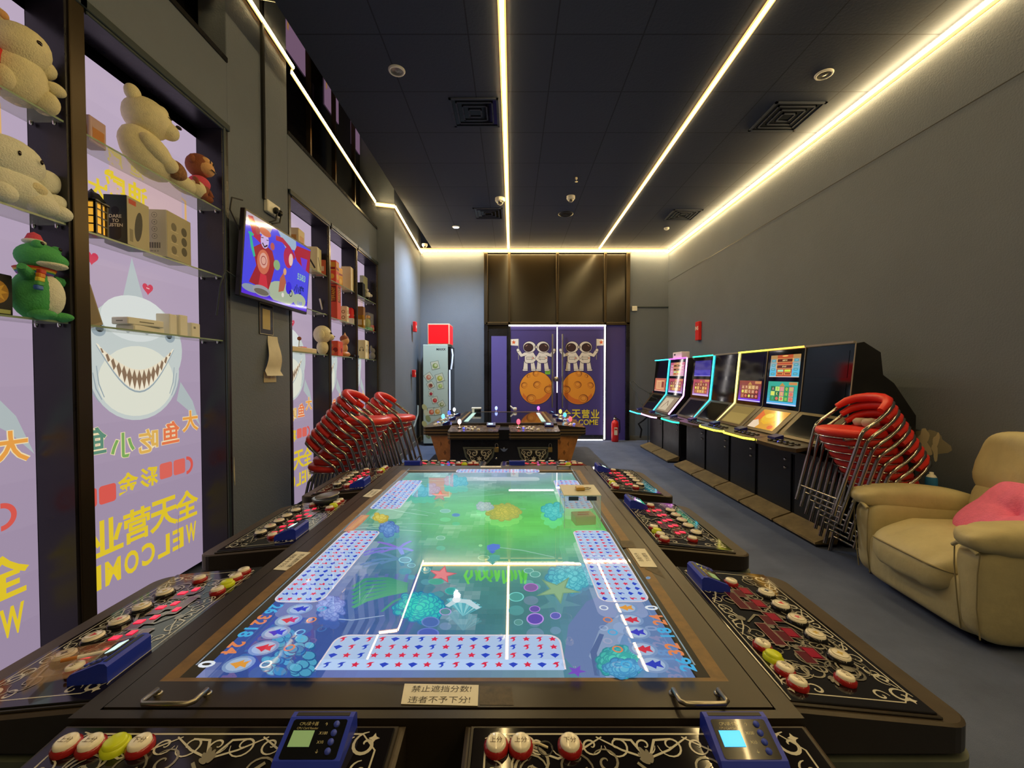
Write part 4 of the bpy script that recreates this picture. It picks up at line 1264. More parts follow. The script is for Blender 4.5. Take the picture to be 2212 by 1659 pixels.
def scrolls(a, W, D, dense=True, seed=4):
    """silver scroll work printed on a black plate, plate centred on 0,0"""
    r = random.Random(seed)
    x, y = W / 2 - .014, D / 2 - .012
    q = .03
    bd = [(-x + q, -y), (x - q, -y), (x, -y + q), (x, y - q), (x - q, y), (-x + q, y), (-x, y - q), (-x, -y + q), (-x + q, -y)]
    a.rib(bd, .0032, '#c9c6ba', taper=False)
    for sx in (-1, 1):
        for sy in (-1, 1):
            cx, cy = sx * (x - .02), sy * (y - .02)
            a.curl(cx, cy, .022, 90 if sy > 0 else -90, 1.2 * sx * sy, .006, SILV)
            a.curl(cx - sx * .05, cy + sy * .004, .018, 0 if sx > 0 else 180, -1.2 * sx * sy, .005, SILV)
            a.curl(cx + sx * .004, cy - sy * .045, .016, 90 * sy, 1.1 * sx * sy, .005, SILV)
            a.star(cx + sx * .012, cy + sy * .012, .010, '#d0ccc0', n=4)
    # border of running curls, inner and outer edge
    for sy in (-1, 1):
        n = 9
        for k in range(n):
            t = -x + .09 + (2 * x - .18) * k / (n - 1)
            a.curl(t, sy * (y - .022), .017 + .004 * (k % 2), 180 if k % 2 else 0, 1.25 * (1 if k % 2 else -1) * sy, .0035, SILV)
        for k in range(3):
            c0 = -x * .55 + k * x * .55
            a.rib([(c0 - .08, sy * (y - .006)), (c0 - .04, sy * (y - .03)), (c0, sy * (y - .045)), (c0 + .04, sy * (y - .03)), (c0 + .08, sy * (y - .006))], .004, SILV)
        # heart shaped middle
        a.rib([(-.05, sy * (y - .01)), (-.02, sy * (y - .012)), (0, sy * (y - .05))], .005, SILV); a.rib([(.05, sy * (y - .01)), (.02, sy * (y - .012)), (0, sy * (y - .05))], .005, SILV)
    # inner curls and leaves in grey
    for k in range(40 if dense else 12):
        cx = r.uniform(-x + .05, x - .05); cy = r.uniform(-y + .05, y - .05)
        R_ = r.uniform(.018, .04)
        a.curl(cx, cy, R_, r.uniform(0, 360), r.choice((-1, 1)) * r.uniform(.9, 1.5), r.uniform(.003, .006), r.choice((GRY, '#9c998e', '#6e6b64')))
    for k in range(16 if dense else 8):
        cx = r.uniform(-x + .05, x - .05); cy = r.uniform(-y + .05, y - .05)
        an = r.uniform(0, 6.28)
        for j in range(5):
            b_ = an + (j - 2) * .32
            L = .03 - abs(j - 2) * .006
            a.circ(cx + math.cos(b_) * L * .6, cy + math.sin(b_) * L * .6, L * .5, '#84817a', .004, rot=b_, n=10)
    a.rib([(-.10, -.10), (-.03, -.085), (.03, -.03), (.05, .03), (.10, .08)], .010, '#8d8a80')
    a.rib([(-.12, -.06), (-.05, -.06), (.01, -.02), (.02, .04), (-.02, .08)], .008, '#8d8a80')
    a.rib([(.04, .0), (.10, -.06), (.17, -.08), (.24, -.05)], .006, GRY)


def key(r, z, cap, collar, base_r=None):
    b = MB()
    br = base_r or r * 1.28
    b.lathe([(br, 0), (br, z * .45), (r * 1.05, z * .62)], (0, 0, 0), collar, 20)
    b.lathe([(r * 1.05, z * .5), (r * 1.0, z * .9), (r * .8, z), (0, z * 1.02)], (0, 0, 0), cap, 20)
    return b


# small keys (u from the player's left, v from inner edge, both in metres from the panel corner)
SMALL = [(.058, .055, 'w'), (.100, .055, 'w'), (.142, .055, 'y'), (.184, .055, 'w'), (.088, .178, 'w'), (.51, .147, 'w')]
BIG = [.155, .235, .305, .375, .445]


def plate_key_labels(body, n):
    a = Art((0, 0, n), (1, 0, 0), (0, 1, 0), 'print', .0004)
    a.txt(body, 0, 0, .012, '#4a3626', bold=.02)
    return a


def make_panel(lit=True, first_missing=False):
    """control panel in its own frame: x to the player's right, y inwards to the screen, z up"""
    hw, hd = PW / 2, PD / 2
    root_mb = MB()
    rc = .05
    def outline(g=0.0, rr=rc):
        pts = [(hw - g, hd - g), (-hw + g, hd - g)]
        for a0, cx in ((180, -hw + g + rr), (270, hw - g - rr)):
            for i in range(7):
                t = rad(a0 + 90 * i / 6)
                pts.append((cx + rr * math.cos(t), -hd + g + rr + rr * math.sin(t)))
        return pts
    # sloping top slab: top surface drops 0.04 towards the player
    o1 = outline(0); n = len(o1)
    zt = lambda y: -.002 - .036 * (hd - y) / PD
    vs = [(p[0], p[1], zt(p[1])) for p in o1] + [(p[0], p[1], -.085) for p in o1]
    o2 = outline(.006, rc - .004)
    vs2 = [(p[0], p[1], zt(p[1]) + .004) for p in o2]
    root_mb.add(vs + vs2, [list(range(2 * n, 3 * n))] + [(i, (i + 1) % n, 2 * n + (i + 1) % n, 2 * n + i) for i in range(n)], 'panelrim')
    root_mb.add(vs, [list(range(n, 2 * n))[::-1]] + [(i, n + i, n + (i + 1) % n, (i + 1) % n) for i in range(n)], 'tablebl')
    p = root_mb.build('control_panel')
    # lower tray with its grey green lip
    b = MB(); b.prism(outline(-.004, rc), -.118, -.098, 'traygr'); b.prism(outline(.02, rc - .01), -.098, -.084, 'tablebl'); b.prism(outline(-.002, rc), -.165, -.118, 'tablebl')
    b.build('lower_tray', p)
    # printed glass plate
    hyp = math.atan2(.036, PD)
    T = Matrix.Translation((0, hd, .0035)) @ Matrix.Rotation(hyp, 4, 'X')
    def pt(u, v, z=0.0):
        return T @ Vector((u - hw, -v, z))
    b = MB(); b.T = T
    PDD = PD - .062
    b.box((-hw + .010, -PDD, -.001), (hw - .010, -.008, .004), 'tablebl', .0015)
    b.box((-hw + .016, -PDD + .006, .004), (hw - .016, -.014, .0075), mat('plate_glass', '#141216', .07, spec=.6), .002)
    b.build('glass_plate', p)
    a = Art((0, 0, 0), (1, 0, 0), (0, 1, 0), 'printgl', 0)
    a.T = T @ Matrix.Translation((0, -PDD / 2 - .004, .0078))
    scrolls(a, PW - .05, PDD - .024)
    # windows of the displays
    yy = lambda v: PDD / 2 + .004 - v
    for u in BIG:
        a.rect(u - hw + .0, yy(.190), u - hw + .048, yy(.148), '#8f8880'); a.rect(u - hw + .002, yy(.188), u - hw + .046, yy(.150), '#5e1020')
        a.rect(u - hw - .018, yy(.158), u - hw + .028, yy(.128), '#8f8880'); a.rect(u - hw - .016, yy(.156), u - hw + .026, yy(.130), '#5e1020')
    for u in (.20, .36):
        a.rect(u - hw - .002, yy(.126), u - hw + .092, yy(.096), '#a89890'); a.rect(u - hw, yy(.124), u - hw + .09, yy(.098), '#5e1020')
    a.build('printed_scrollwork', p)
    d = MB(); d.T = T @ Matrix.Translation((0, 0, .0105))
    if lit:
        for u in BIG:
            d.box((u - hw - .012, -.152, 0), (u - hw + .006, -.136, .0012), SEGON)
            d.box((u - hw + .006, -.182, 0), (u - hw + .022, -.160, .0012), SEGON)
        for u in (.20, .36):
            d.box((u - hw + .06, -.118, 0), (u - hw + .078, -.104, .0012), SEGON)
    else:
        for u in BIG: d.box((u - hw + .006, -.182, 0), (u - hw + .04, -.156, .0006), SEG)
    d.build('digit_display', p)
    for k, (u, v, c) in enumerate(SMALL):
        if first_missing and k == 2:
            b = MB(); b.lathe([(.011, 0), (.013, .002), (.014, 0)], (0, 0, 0), 'plast_b', 16); b.lathe([(0, .0006), (.011, .0006)], (0, 0, 0), 'voidglass', 16)
            b.tube([(.004, 0, .002), (-.012, .0, .010), (-.024, .004, .006), (-.03, .004, .002)], .002, 'paper'); nm = 'empty_key_hole'
        else:
            b = key(.0165, .017, CRT if c == 'w' else KYEL, KRED if c == 'w' else KYEL); nm = 'push_button'
            if c == 'w':
                t = Art((0, 0, .0174), (1, 0, 0), (0, 1, 0), 'print', .0003); t.txt('上分' if k != 3 else '下分', 0, 0, .010, '#5a4632')
                off = len(b.v); b.v += t.v; b.f += [[j + off for j in f] for f in t.f]; b.fm += [b.mi(M['print'])] * len(t.f); b.fc += t.fc; b.fs += t.fs; b.anyc = True
        o = b.build(nm, p); q = pt(u, v, .0078); o.location = q; o.rotation_euler = (hyp, 0, 0)
    icons = ('#c9b060', '#c9b060', '#d86a80', '#d03048', '#2a3a58')
    for k, u in enumerate(BIG):
        b = key(.0215, .015, CRT, KGLASS, .0265)
        t = Art((0, 0, .0153), (1, 0, 0), (0, 1, 0), 'print', .0003)
        t.ring(0, 0, .0165, .0185, '#b8b4a8', m='print'); t.star(0, 0, .010, icons[k], n=(4, 6, 5, 3, 4)[k], k=.4)
        off = len(b.v); b.v += t.v; b.f += [[j + off for j in f] for f in t.f]; b.fm += [b.mi(M['print'])] * len(t.f); b.fc += t.fc; b.fs += t.fs; b.anyc = True
        o = b.build('push_button', p); o.location = pt(u + .012, .226, .0078); o.rotation_euler = (hyp, 0, 0)
    return p


def make_panel_two(colour):
    """smaller kit on the far table: mottled brown plate with one lit joystick"""
    hw, hd = PW / 2, PD / 2
    b = MB()
    zt = lambda y: -.002 - .036 * (hd - y) / PD
    pts = [(hw, hd), (-hw, hd), (-hw, -hd + .03), (-hw + .03, -hd), (hw - .03, -hd), (hw, -hd + .03)]
    vs = [(x, y, zt(y)) for x, y in pts] + [(x, y, -.07) for x, y in pts]
    b.add(vs, [[0, 1, 2, 3, 4, 5]], mat('mottled_brown_plate', '#5c4a3a', .25, var=.6, vs=16, rvar=.1))
    b.add(vs, [[11, 10, 9, 8, 7, 6]] + [(i, 6 + i, 6 + (i + 1) % 6, (i + 1) % 6) for i in range(6)], 'tablebl')
    p = b.build('control_panel')
    b = MB()
    for z in (-.062, -.098):
        b.prism([(x * 1.01, y * 1.015) for x, y in pts], z - .016, z, mat('bronze_lip', '#7c6a4c', .35, metal=.3)); b.prism(pts, z - .036, z - .016, 'tablebl')
    b.build('edge_lip', p)
    b = MB(); b.T = Matrix.Translation((-.19, 0.0, -.012))
    b.lathe([(.028, 0), (.02, .008), (.006, .012), (.006, .05)], (0, 0, 0), 'chrome', 14); b.build('joystick_base', p)
    b = MB(); b.ell((-.19, 0, .062), (.024, .024, .034), mat('lit_knob_' + colour, colour, .3, em=colour, es=2.6)); b.build('joystick_knob', p)
    for k, (x, y, s_) in enumerate(((-.08, -.04, .02), (-.03, -.07, .02), (-.12, .06, .017), (-.05, .05, .014), (.05, -.08, .017), (.0, .03, .014))):
        o = key(s_, .016, CRT, 'chrome' if k < 2 else CRT).build('push_button', p); o.location = (x, y, zt(y)); 
    b = MB(); b.lathe([(.014, 0), (.012, .012), (0, .014)], (-.13, -.06, -.016), mat('blue_led_key', '#3a4af0', .3, em='#4a5aff', es=2.0), 14); b.build('lit_button', p)
    return p


def dup_child(src, parent, loc, rotz):
    c = src.copy(); COL.objects.link(c); c.parent = parent; c.location = loc; c.rotation_euler = (0, 0, rotz)
    for ch in list(src.children):
        g = ch.copy(); COL.objects.link(g); g.parent = c
    return c


def lid_rect(b, x0, x1, y0, y1, gx0, gx1, gy0, gy1, z0, z1, m, inner=None, drop=.012, im=None):
    """frame between outer and inner rectangle, with a bevel sloping down to the glass"""
    O_ = [(x0, y0), (x1, y0), (x1, y1), (x0, y1)]; I_ = [(gx0, gy0), (gx1, gy0), (gx1, gy1), (gx0, gy1)]
    vs = [(p[0], p[1], z1) for p in O_] + [(p[0], p[1], z1) for p in I_] + [(p[0], p[1], z0) for p in O_]
    b.add(vs, [(i, (i + 1) % 4, 4 + (i + 1) % 4, 4 + i) for i in range(4)] + [(8 + i, 8 + (i + 1) % 4, (i + 1) % 4, i) for i in range(4)], m)


def make_table(cx, cy, HL, label, scr, two=False):
    T = empty('fish_game_table', (cx, cy, 0), 0, label, 'game table')
    HWL = .64
    L = HL
    # lid with groove, bevel ring
    sx0, sx1, sy0, sy1 = scr
    b = MB()
    # outer ledge, groove, lid
    lid_rect(b, -.68, .68, -L - .02, L + .02, -HWL, HWL, -L, L, ZL - .13, ZL - .002, 'tablebl')
    lid_rect(b, -HWL + .004, HWL - .004, -L + .004, L - .004, sx0 - .060, sx1 + .060, sy0 - .02, sy1 + .045, ZL - .02, ZL, 'tablebl')
    b.box((-.67, -L, ZL - .14), (.67, L, ZL - .03), 'tablebl')
    b.build('table_frame', T)
    b = MB()
    x0, x1, y0, y1 = sx0 - .060, sx1 + .060, sy0 - .02, sy1 + .045
    u0, u1, v0, v1 = sx0 - .028, sx1 + .028, sy0 - .008, sy1 + .022
    def ringq(A, B, za, zb, m):
        vs = [(A[0], A[2], za), (A[1], A[2], za), (A[1], A[3], za), (A[0], A[3], za), (B[0], B[2], zb), (B[1], B[2], zb), (B[1], B[3], zb), (B[0], B[3], zb)]
        b.add(vs, [(i, (i + 1) % 4, 4 + (i + 1) % 4, 4 + i) for i in range(4)], m)
    ringq((x0, x1, y0, y1), (u0, u1, v0, v1), ZL, ZL - .001, 'tablebr')
    ringq((u0, u1, v0, v1), (sx0 - .001, sx1 + .001, sy0 - .001, sy1 + .001), ZL - .001, ZS - .001, 'plast_b')
    b.build('screen_bezel', T)
    # body
    e = L + PD
    b = MB()
    if not two:
        b.box((-.60, -L + .02, .10), (.60, L - .02, ZL - .13), 'tablebl', .01)
        b.box((-.55, -L + .1, 0), (.55, L - .1, .10), 'plast_b')
        for s_ in (-1, 1): b.box((-.52, s_ * (L - .03), .12), (.52, s_ * (L + PD - .12), ZL - .16), 'tablebl', .01)
    else:
        b.box((-.655, -e + .03, .04), (.655, e - .03, ZL - .11), 'black', .006)
        b.box((-.60, -e + .1, 0), (.60, e - .1, .04), 'plast_b')
    b.build('cabinet_body', T)
    if two:
        for s_ in (-1, 1):
            for y_ in (-(L - .32), (L - .32)):
                b = MB()
                vs = []
                for z_, xo in ((.05, .86), (.44, .98)):
                    vs += [(s_ * .66, y_ - .30, z_), (s_ * xo, y_ - .22, z_), (s_ * xo, y_ + .22, z_), (s_ * .66, y_ + .30, z_)]
                b.add(vs, [(0, 1, 5, 4), (1, 2, 6, 5), (2, 3, 7, 6), (3, 0, 4, 7), (3, 2, 1, 0), (4, 5, 6, 7)], 'orange')
                b.box((s_ * .66, y_ - .31, .44), (s_ * 1.0, y_ + .31, .47), mat('tan_lip', '#8d7450', .4), .008)
                o = b.build('side_cabinet', T)
                a = Art((s_ * .66, y_ - .3005, 0), (s_, 0, .0), (0, 0, 1), 'print', .0)
                a.N = Vector((0, -1, 0)); a.z = .002
                a.fn = lambda x, y, k=s_: (x, y)
                for j, (x_, z_) in enumerate(((.06, .36), (.18, .33), (.12, .22), (.05, .12), (.16, .10))):
                    a.poly([(x_, z_ - .035), (x_ + .02, z_), (x_, z_ + .035), (x_ - .02, z_)], '#8d5a2c')
                # follow the splayed front face
                for k_ in range(len(a.v)):
                    v_ = a.v[k_]; t_ = abs(v_[0]) - .66
                    a.v[k_] = (v_[0], v_[1] + t_ * .08 / .28 - .004, v_[2])
                a.build('diamond_print', o)
        # grilles, badge and locks on the end
        for x_ in (-.30, .36):
            b = MB(); ya = -e + .03
            out = [(x_ - .20, .36), (x_ + .20, .36), (x_ + .17, .24), (x_ + .09, .15), (x_, .12), (x_ - .09, .15), (x_ - .17, .24)]
            b.prism(out, ya - .014, ya, 'traygr', 'y')
            o = b.build('speaker_grille', T)
            a = Art((x_, ya - .0145, .25), (1, 0, 0), (0, 0, 1), 'print', .001)
            a.poly([((p[0] - x_) * .86, (p[1] - .25) * .84) for p in out], '#151312')
            SV = '#c9c2a8'
            a.star(0, -.03, .035, SV, n=6, k=.5)
            a.rect(-.15, .075, .15, .082, SV)
            for s_ in (-1, 1):
                a.curl(s_ * .06, .035, .035, 90, 1.3 * s_, .012, SV); a.curl(s_ * .12, .045, .028, 90, -1.3 * s_, .010, SV); a.curl(s_ * .085, -.02, .028, 0, 1.2 * s_, .010, SV)
                a.circ(s_ * .05, -.06, .02, SV, .007, rot=s_ * .7); a.circ(s_ * .11, .0, .022, SV, .008, rot=s_ * .9); a.circ(s_ * .03, .05, .012, SV, .02)
            a.build('grille_scrollwork', o)
        for x_ in (-.09, .56):
            b = MB(); ya = -e + .03
            b.box((x_ - .025, ya - .03, .30), (x_ + .025, ya - .008, .36), 'brasslock', .004)
            b.tube([(x_ - .016, ya - .02, .355), (x_ - .016, ya - .02, .39), (x_ - .008, ya - .02, .405), (x_ + .008, ya - .02, .405), (x_ + .016, ya - .02, .39), (x_ + .016, ya - .02, .355)], .004, 'steel')
            b.build('padlock', T)
            b = MB(); b.lathe([(0, -.008), (.012, -.006), (.014, 0)], (x_ - .005, ya, .22), 'chrome', 14, 'y'); b.build('cam_lock', T)
        b = MB(); ya = -e + .028
        b.prism([(.0, .335), (-.05, .345), (-.03, .32), (-.012, .305), (.012, .305), (.03, .32), (.05, .345)], ya - .006, ya, 'chrome', 'y'); b.ell((0, ya - .003, .345), (.012, .005, .012), 'chrome'); b.build('wing_badge', T)
    # bill slot between the two end panels
    for s_ in (-1, 1):
        b = MB(); yy = s_ * (L + PD * .5)
        b.box((-.068, min(s_ * (L + .015), s_ * e), ZL - .16), (.068, max(s_ * (L + .015), s_ * e), ZL - (.10 if not two else .04)), 'plast_b')
        b.build('slot_recess', T)
        if not two:
            a = Art((0, s_ * (L + .20), ZL - .0985), (1, 0, 0), (0, 1, 0), 'printgl', .001)
            b = MB(); b.box((-.055, s_ * (L + .20) - .09, ZL - .10), (.055, s_ * (L + .20) + .09, ZL - .092), 'black', .002)
            o = b.build('bill_slot_cover', T)
            a.z = .0075
            a.rrect(-.045, .03, .045, .045, .005, '#5e5c56')
            for sx in (-1, 1): a.curl(sx * .025, .06, .018, 90, sx * 1.2, .004, SILV); a.curl(sx * .02, 0.0, .018, 90, -sx * 1.2, .004, SILV)
            a.star(0, .062, .012, SILV, n=6)
            a.build('slot_ornament', o)
    return T


# ---------------- the near table
T1X, T1Y = -0.14, 1.875
SCR = (-0.527, 0.527, -0.982, 0.905)      # glass in table coordinates
T1 = make_table(T1X, T1Y, 1.075, 'big fish game table with a glowing green and blue sea screen', SCR)
p0 = make_panel(True)
pu = make_panel(False)
p0.parent = T1
R90 = PI / 2
YC = (-.74, .045, .83)
SIDE = .68 + PD / 2 - .002
p0.location = (SIDE, YC[0], PZ); p0.rotation_euler = (0, 0, R90)
pu.parent = T1; pu.location = (SIDE, YC[0], PZ); pu.rotation_euler = (0, 0, R90)
p0.location = (SIDE, YC[1], PZ)
panels = [pu, p0]
for y in YC[2:]:
    panels.append(dup_child(p0, T1, (SIDE, y, PZ), R90))
for y in YC:
    panels.append(dup_child(p0, T1, (-SIDE, y, PZ), -R90))
EX, EY = .055 + PW / 2, 1.097 + PD / 2
for x in (-EX, EX):
    panels.append(dup_child(p0, T1, (x, EY, PZ + .008), PI))
panels.append(dup_child(p0, T1, (-EX, -EY, PZ + .008), 0))
# the end panel with a missing yellow key
pm = make_panel(False, True); pm.parent = T1; pm.location = (EX, -EY, PZ + .008); panels.append(pm)

# screen picture
def spx(px, py):
    q = on_z(px, py, ZS)
    return (q.x - T1X, q.y - T1Y)


g = MB()
NX, NY = 44, 78
rr = random.Random(3)
def fbm(x, y):
    v = 0
    for k, (fx, fy, ph, am) in enumerate(((3.1, 2.3, .4, 1), (5.7, 7.1, 2.0, .6), (11.3, 9.7, 1.1, .45), (17.9, 23.3, 4.2, .3), (31.0, 27.0, .9, .2))):
        v += am * math.sin(fx * x + 1.7 * math.sin(fy * y + ph) + ph) * math.cos(fy * y + 1.3 * math.sin(fx * x * .7 - ph))
    return v / 2.0
GS = [(( .12, -.05), .42, '#6cd656', 1.1), ((.05, .28), .40, '#62bc80', .9), ((-.25, .05), .36, '#62b08c', .8), ((-.35, -.70), .42, '#3c58a4', 1.3), ((-.45, -.30), .25, '#5878ac', 1.0),
      ((.10, -.62), .30, '#4a9488', 1.0), ((.45, -.62), .28, '#6680b4', 1.0), ((.35, -.30), .22, '#5fa08c', .7), ((-.10, -.38), .30, '#4f9c90', .9), ((0, .80), .35, '#8fa6b8', 1.0), ((-.3, .55), .3, '#5fae9c', .9), ((.42, .5), .25, '#74b09a', .7)]
GS = [(c, s_, hx(h), w_) for c, s_, h, w_ in GS]
for j in range(NY):
    for i in range(NX):
        x0, x1 = SCR[0] + (SCR[1] - SCR[0]) * i / NX, SCR[0] + (SCR[1] - SCR[0]) * (i + 1) / NX
        y0, y1 = SCR[2] + (SCR[3] - SCR[2]) * j / NY, SCR[2] + (SCR[3] - SCR[2]) * (j + 1) / NY
        x, y = (x0 + x1) / 2, (y0 + y1) / 2
        tw = 0; c = [0, 0, 0]
        for (cx_, cy_), s_, h_, w_ in GS:
            q = w_ * math.exp(-((x - cx_) ** 2 + (y - cy_) ** 2) / (s_ * s_) * 1.6)
            tw += q
            for k in range(3): c[k] += h_[k] * q
        f = 1 + .22 * fbm(x * 2.2, y * 2.2)
        l = max(0, fbm(x * 3 + 2, y * 2 - 1) - .45) * .35
        col = tuple(min(1, max(0, c[k] / tw * f + l)) for k in range(3))
        g.add([(x0, y0, ZS), (x1, y0, ZS), (x1, y1, ZS), (x0, y1, ZS)], [(0, 1, 2, 3)], 'screen', col=col)
scr = g.build('screen_image', T1)

A = Art((0, 0, ZS), (1, 0, 0), (0, 1, 0), 'screen_d', .0003)
pf = lambda x, y: spx(x, y)
def pblob(px, py, rx, ry, col, n=14, wob=.0, seed=1, fn=None):
    r_ = random.Random(seed)
    A.poly([spx(px + rx * (1 + wob * r_.uniform(-1, 1)) * math.cos(2 * PI * k / n), py + ry * (1 + wob * r_.uniform(-1, 1)) * math.sin(2 * PI * k / n)) for k in range(n)], col)
def pring(px, py, rx, ry, col, t=.82, fill=None):
    pblob(px, py, rx, ry, col, 22)
    if fill: pblob(px, py, rx * t, ry * t, fill, 22)
def prib(pts, w_, col):
    q = [spx(*p) for p in pts]; A.rib(q, w_, col)
rr = random.Random(12)
# light streaks
for k in range(16):
    x, y = rr.uniform(-.45, .45), rr.uniform(-.4, .8)
    a_ = rr.uniform(-.6, .6)
    A.rib([(x - .12 * math.cos(a_), y - .12 * math.sin(a_)), (x, y + rr.uniform(-.02, .02)), (x + .12 * math.cos(a_), y + .12 * math.sin(a_))], rr.uniform(.003, .007), mixc('#a8dcc8', '#8cc0b0', rr.random()))
# rocks on the near side
prib([(1300, 1475), (1262, 1420), (1270, 1360), (1300, 1310), (1330, 1290)], .10, '#6c84b4')
prib([(1340, 1475), (1300, 1420), (1318, 1370), (1350, 1335)], .06, '#8ea4c8')
prib([(1290, 1460), (1282, 1410), (1300, 1370)], .015, '#566ea0')
for k in range(7):
    x = 770 + k * 22
    prib([(x, 1240), (x - 14, 1290), (x - 10, 1340), (x - 30, 1380)], .016, mixc('#5f7cb4', '#4c64a8', k / 7))
prib([(700, 1335), (760, 1340), (830, 1330)], .004, '#a8c0e0')
# green weeds
for k in range(6):
    prib([(880, 1262 + k * 3), (835, 1250 + k * 7), (790, 1252 + k * 9), (762, 1268 + k * 9)], .020, mixc('#3f9a80', '#58b088', k / 6))
prib([(886, 1285), (850, 1300), (824, 1322)], .010, '#49a088')
for k in range(16):
    x = 1010 + k * 8.5
    prib([(x, 1232), (x + rr.uniform(-6, 6), 1244), (x + rr.uniform(-10, 10), 1256 + rr.uniform(-4, 6))], .010, mixc('#4ab84a', '#6ad85a', rr.random()))
# anemones / corals
def coral(px, py, rx, ry, cols, n, rb, seed, yb=None):
    r_ = random.Random(seed)
    for k in range(n):
        t = k / n
        R_ = (1 - t) ** .5
        a_ = r_.uniform(0, 2 * PI)
        x, y = px + rx * R_ * math.cos(a_), py + ry * R_ * math.sin(a_)
        s_ = r_.uniform(.7, 1.2) * rb
        pblob(x, y, s_ * 1.15, s_ * .75 * 1.15, mixc(cols[0], cols[1], t), 10)
        pblob(x, y, s_ * .85, s_ * .62, mixc(cols[1], cols[2], t), 10)
coral(905, 1313, 52, 30, ('#1f7ab0', '#28b8c0', '#40e0c8'), 110, 8.5, 1)
coral(1232, 1252, 50, 32, ('#3a8ab0', '#4fb8c8', '#74d8e0'), 120, 7, 2)
coral(1345, 1436, 50, 30, ('#2f8a9a', '#3fb4b0', '#5ad8c0'), 90, 11, 3)
coral(1345, 1452, 40, 16, ('#3a80b0', '#4a9cd0', '#6ac0e0'), 40, 10, 13)
coral(715, 1322, 28, 24, ('#5a70c0', '#7a94dc', '#9cb4f0'), 60, 7, 4)
coral(840, 1150, 18, 14, ('#4a70b0', '#5a8cd0', '#78a8e0'), 40, 6, 5)
coral(1088, 1112, 34, 16, ('#9ab060', '#b4bc58', '#d0cc60'), 90, 6, 6)
coral(1048, 1100, 16, 9, ('#90b0b0', '#a8c4c0', '#bcd4cc'), 30, 5, 7)
coral(822, 1124, 14, 8, ('#b0a040', '#d0c050', '#e4d870'), 18, 6, 8)
coral(905, 1062, 40, 14, ('#4aa8b8', '#58b8cc', '#6cc8d8'), 50, 8, 9)
coral(1195, 1112, 22, 16, ('#3fb0b0', '#50c8c8', '#68dcd4'), 30, 7, 10)
coral(985, 1045, 25, 9, ('#4fb0c0', '#5cc0d0', '#70ccd8'), 30, 6, 14)
# blue pebbles at the near corner
r_ = random.Random(21)
for k in range(62):
    t = k / 62
    x = 560 + r_.uniform(0, 1) * 112; y = 1378 + r_.random() * 96
    if x < 560 + (1475 - y) * .45 + 0 or y < 1378 + (abs(x - 625) - 20) * .6: continue
    s_ = r_.uniform(10, 17)
    pblob(x, y, s_, s_ * .68, '#1f5c98', 12); pblob(x - 1, y - 1, s_ * .86, s_ * .56, mixc('#2f86b8', '#5cb8d8', r_.random()), 12)
# starfish, shells, bubbles, one painted reflection
def pstar(px, py, r0, col, rot=0, k=.42, c2=None):
    for s_, cc in ((1, col), (.8, c2 or col)):
        A.poly([spx(px + r0 * s_ * (1 if i % 2 == 0 else k) * math.sin(rot + PI * i / 5), py - .62 * r0 * s_ * (1 if i % 2 == 0 else k) * math.cos(rot + PI * i / 5)) for i in range(10)], cc)
pstar(955, 1254, 33, '#d05a70', .2, c2='#ec8a90'); pstar(950, 1079, 20, '#b08078', .1, c2='#c49888'); pstar(1205, 1288, 52, '#7ca884', .5, .35, c2='#94bc90')
for k in range(9):
    t = -1.2 + 2.4 * k / 8
    A.poly([spx(1000, 1347), spx(1000 + 40 * math.sin(t - .14) + 3, 1322 - 14 * math.cos(t) + 6 * t), spx(1000 + 40 * math.sin(t + .14) + 3, 1322 - 14 * math.cos(t + .2) + 6 * t)], '#8ed8e0' if k % 2 else '#5cb8c8')
prib([(966, 1325), (985, 1312), (1010, 1314), (1034, 1330)], .022, '#c8e4ec')
pblob(986, 1310, 9, 7, '#f4fcff', 16)  # white spot painted in as the downlight's reflection on the glass
for (x, y, rx, ry, c_, f_) in ((1147, 1283, 16, 9.5, '#c080d8', '#8a68a8'), (1155, 1331, 12, 7.5, '#b890e8', '#6a58b0'), (1156, 1353, 19, 13, '#c49cf0', '#6450b8'), (1200, 1346, 12, 8, '#b8a8f0', '#6468c0'), (1115, 1304, 17, 10.5, '#7ae0d8', '#4fa49c'),
                              (962, 1337, 13, 8, '#c0a8f0', '#5a98a0'), (930, 1360, 20, 12, '#6a8cd0', '#4a70b8'), (925, 1385, 24, 12, '#6a80d8', '#4c64c0'), (975, 1291, 14, 8, '#3fc0b8', '#34a8a4'), (942, 1270, 17, 7, '#4cb8a4', '#48ac98'),
                              (875, 1222, 14, 7, '#8adce8', '#5c9cb0'), (889, 1234, 9, 5, '#8adce8', '#5c9cb0'), (1045, 1217, 13, 6, '#8ad0b0', '#66b088'), (1142, 1246, 11, 6, '#a0dcd0', '#5cacA0'), (1156, 1254, 12, 7, '#a0dcd0', '#5caca0'),
                              (952, 1173, 10, 5, '#a4e0c8', '#78c4a4'), (1120, 1361, 10, 7, '#88c4c8', '#5c9c98'), (962, 1113, 12, 4.5, '#9cdcc8', '#84c8b4'), (985, 1122, 9, 4, '#5aa0c8', '#4c90c0'), (1038, 1190, 4, 2.5, '#a8f0b0', '#90e8a0'), (920, 1244, 11, 6, '#7cc0c8', '#58a4ac'), (1400, 1000 + 262, 5, 3, '#9ab0d0', '#7090b0')):
    pring(x, y, rx, ry, c_, .84, f_)
A.poly([spx(1052, 1190), spx(1065, 1186), spx(1080, 1188), spx(1080, 1196), spx(1064, 1204), spx(1052, 1199)], '#5a84e0'); A.poly([spx(1055, 1203), spx(1072, 1203), spx(1064, 1208)], '#4a78d8')
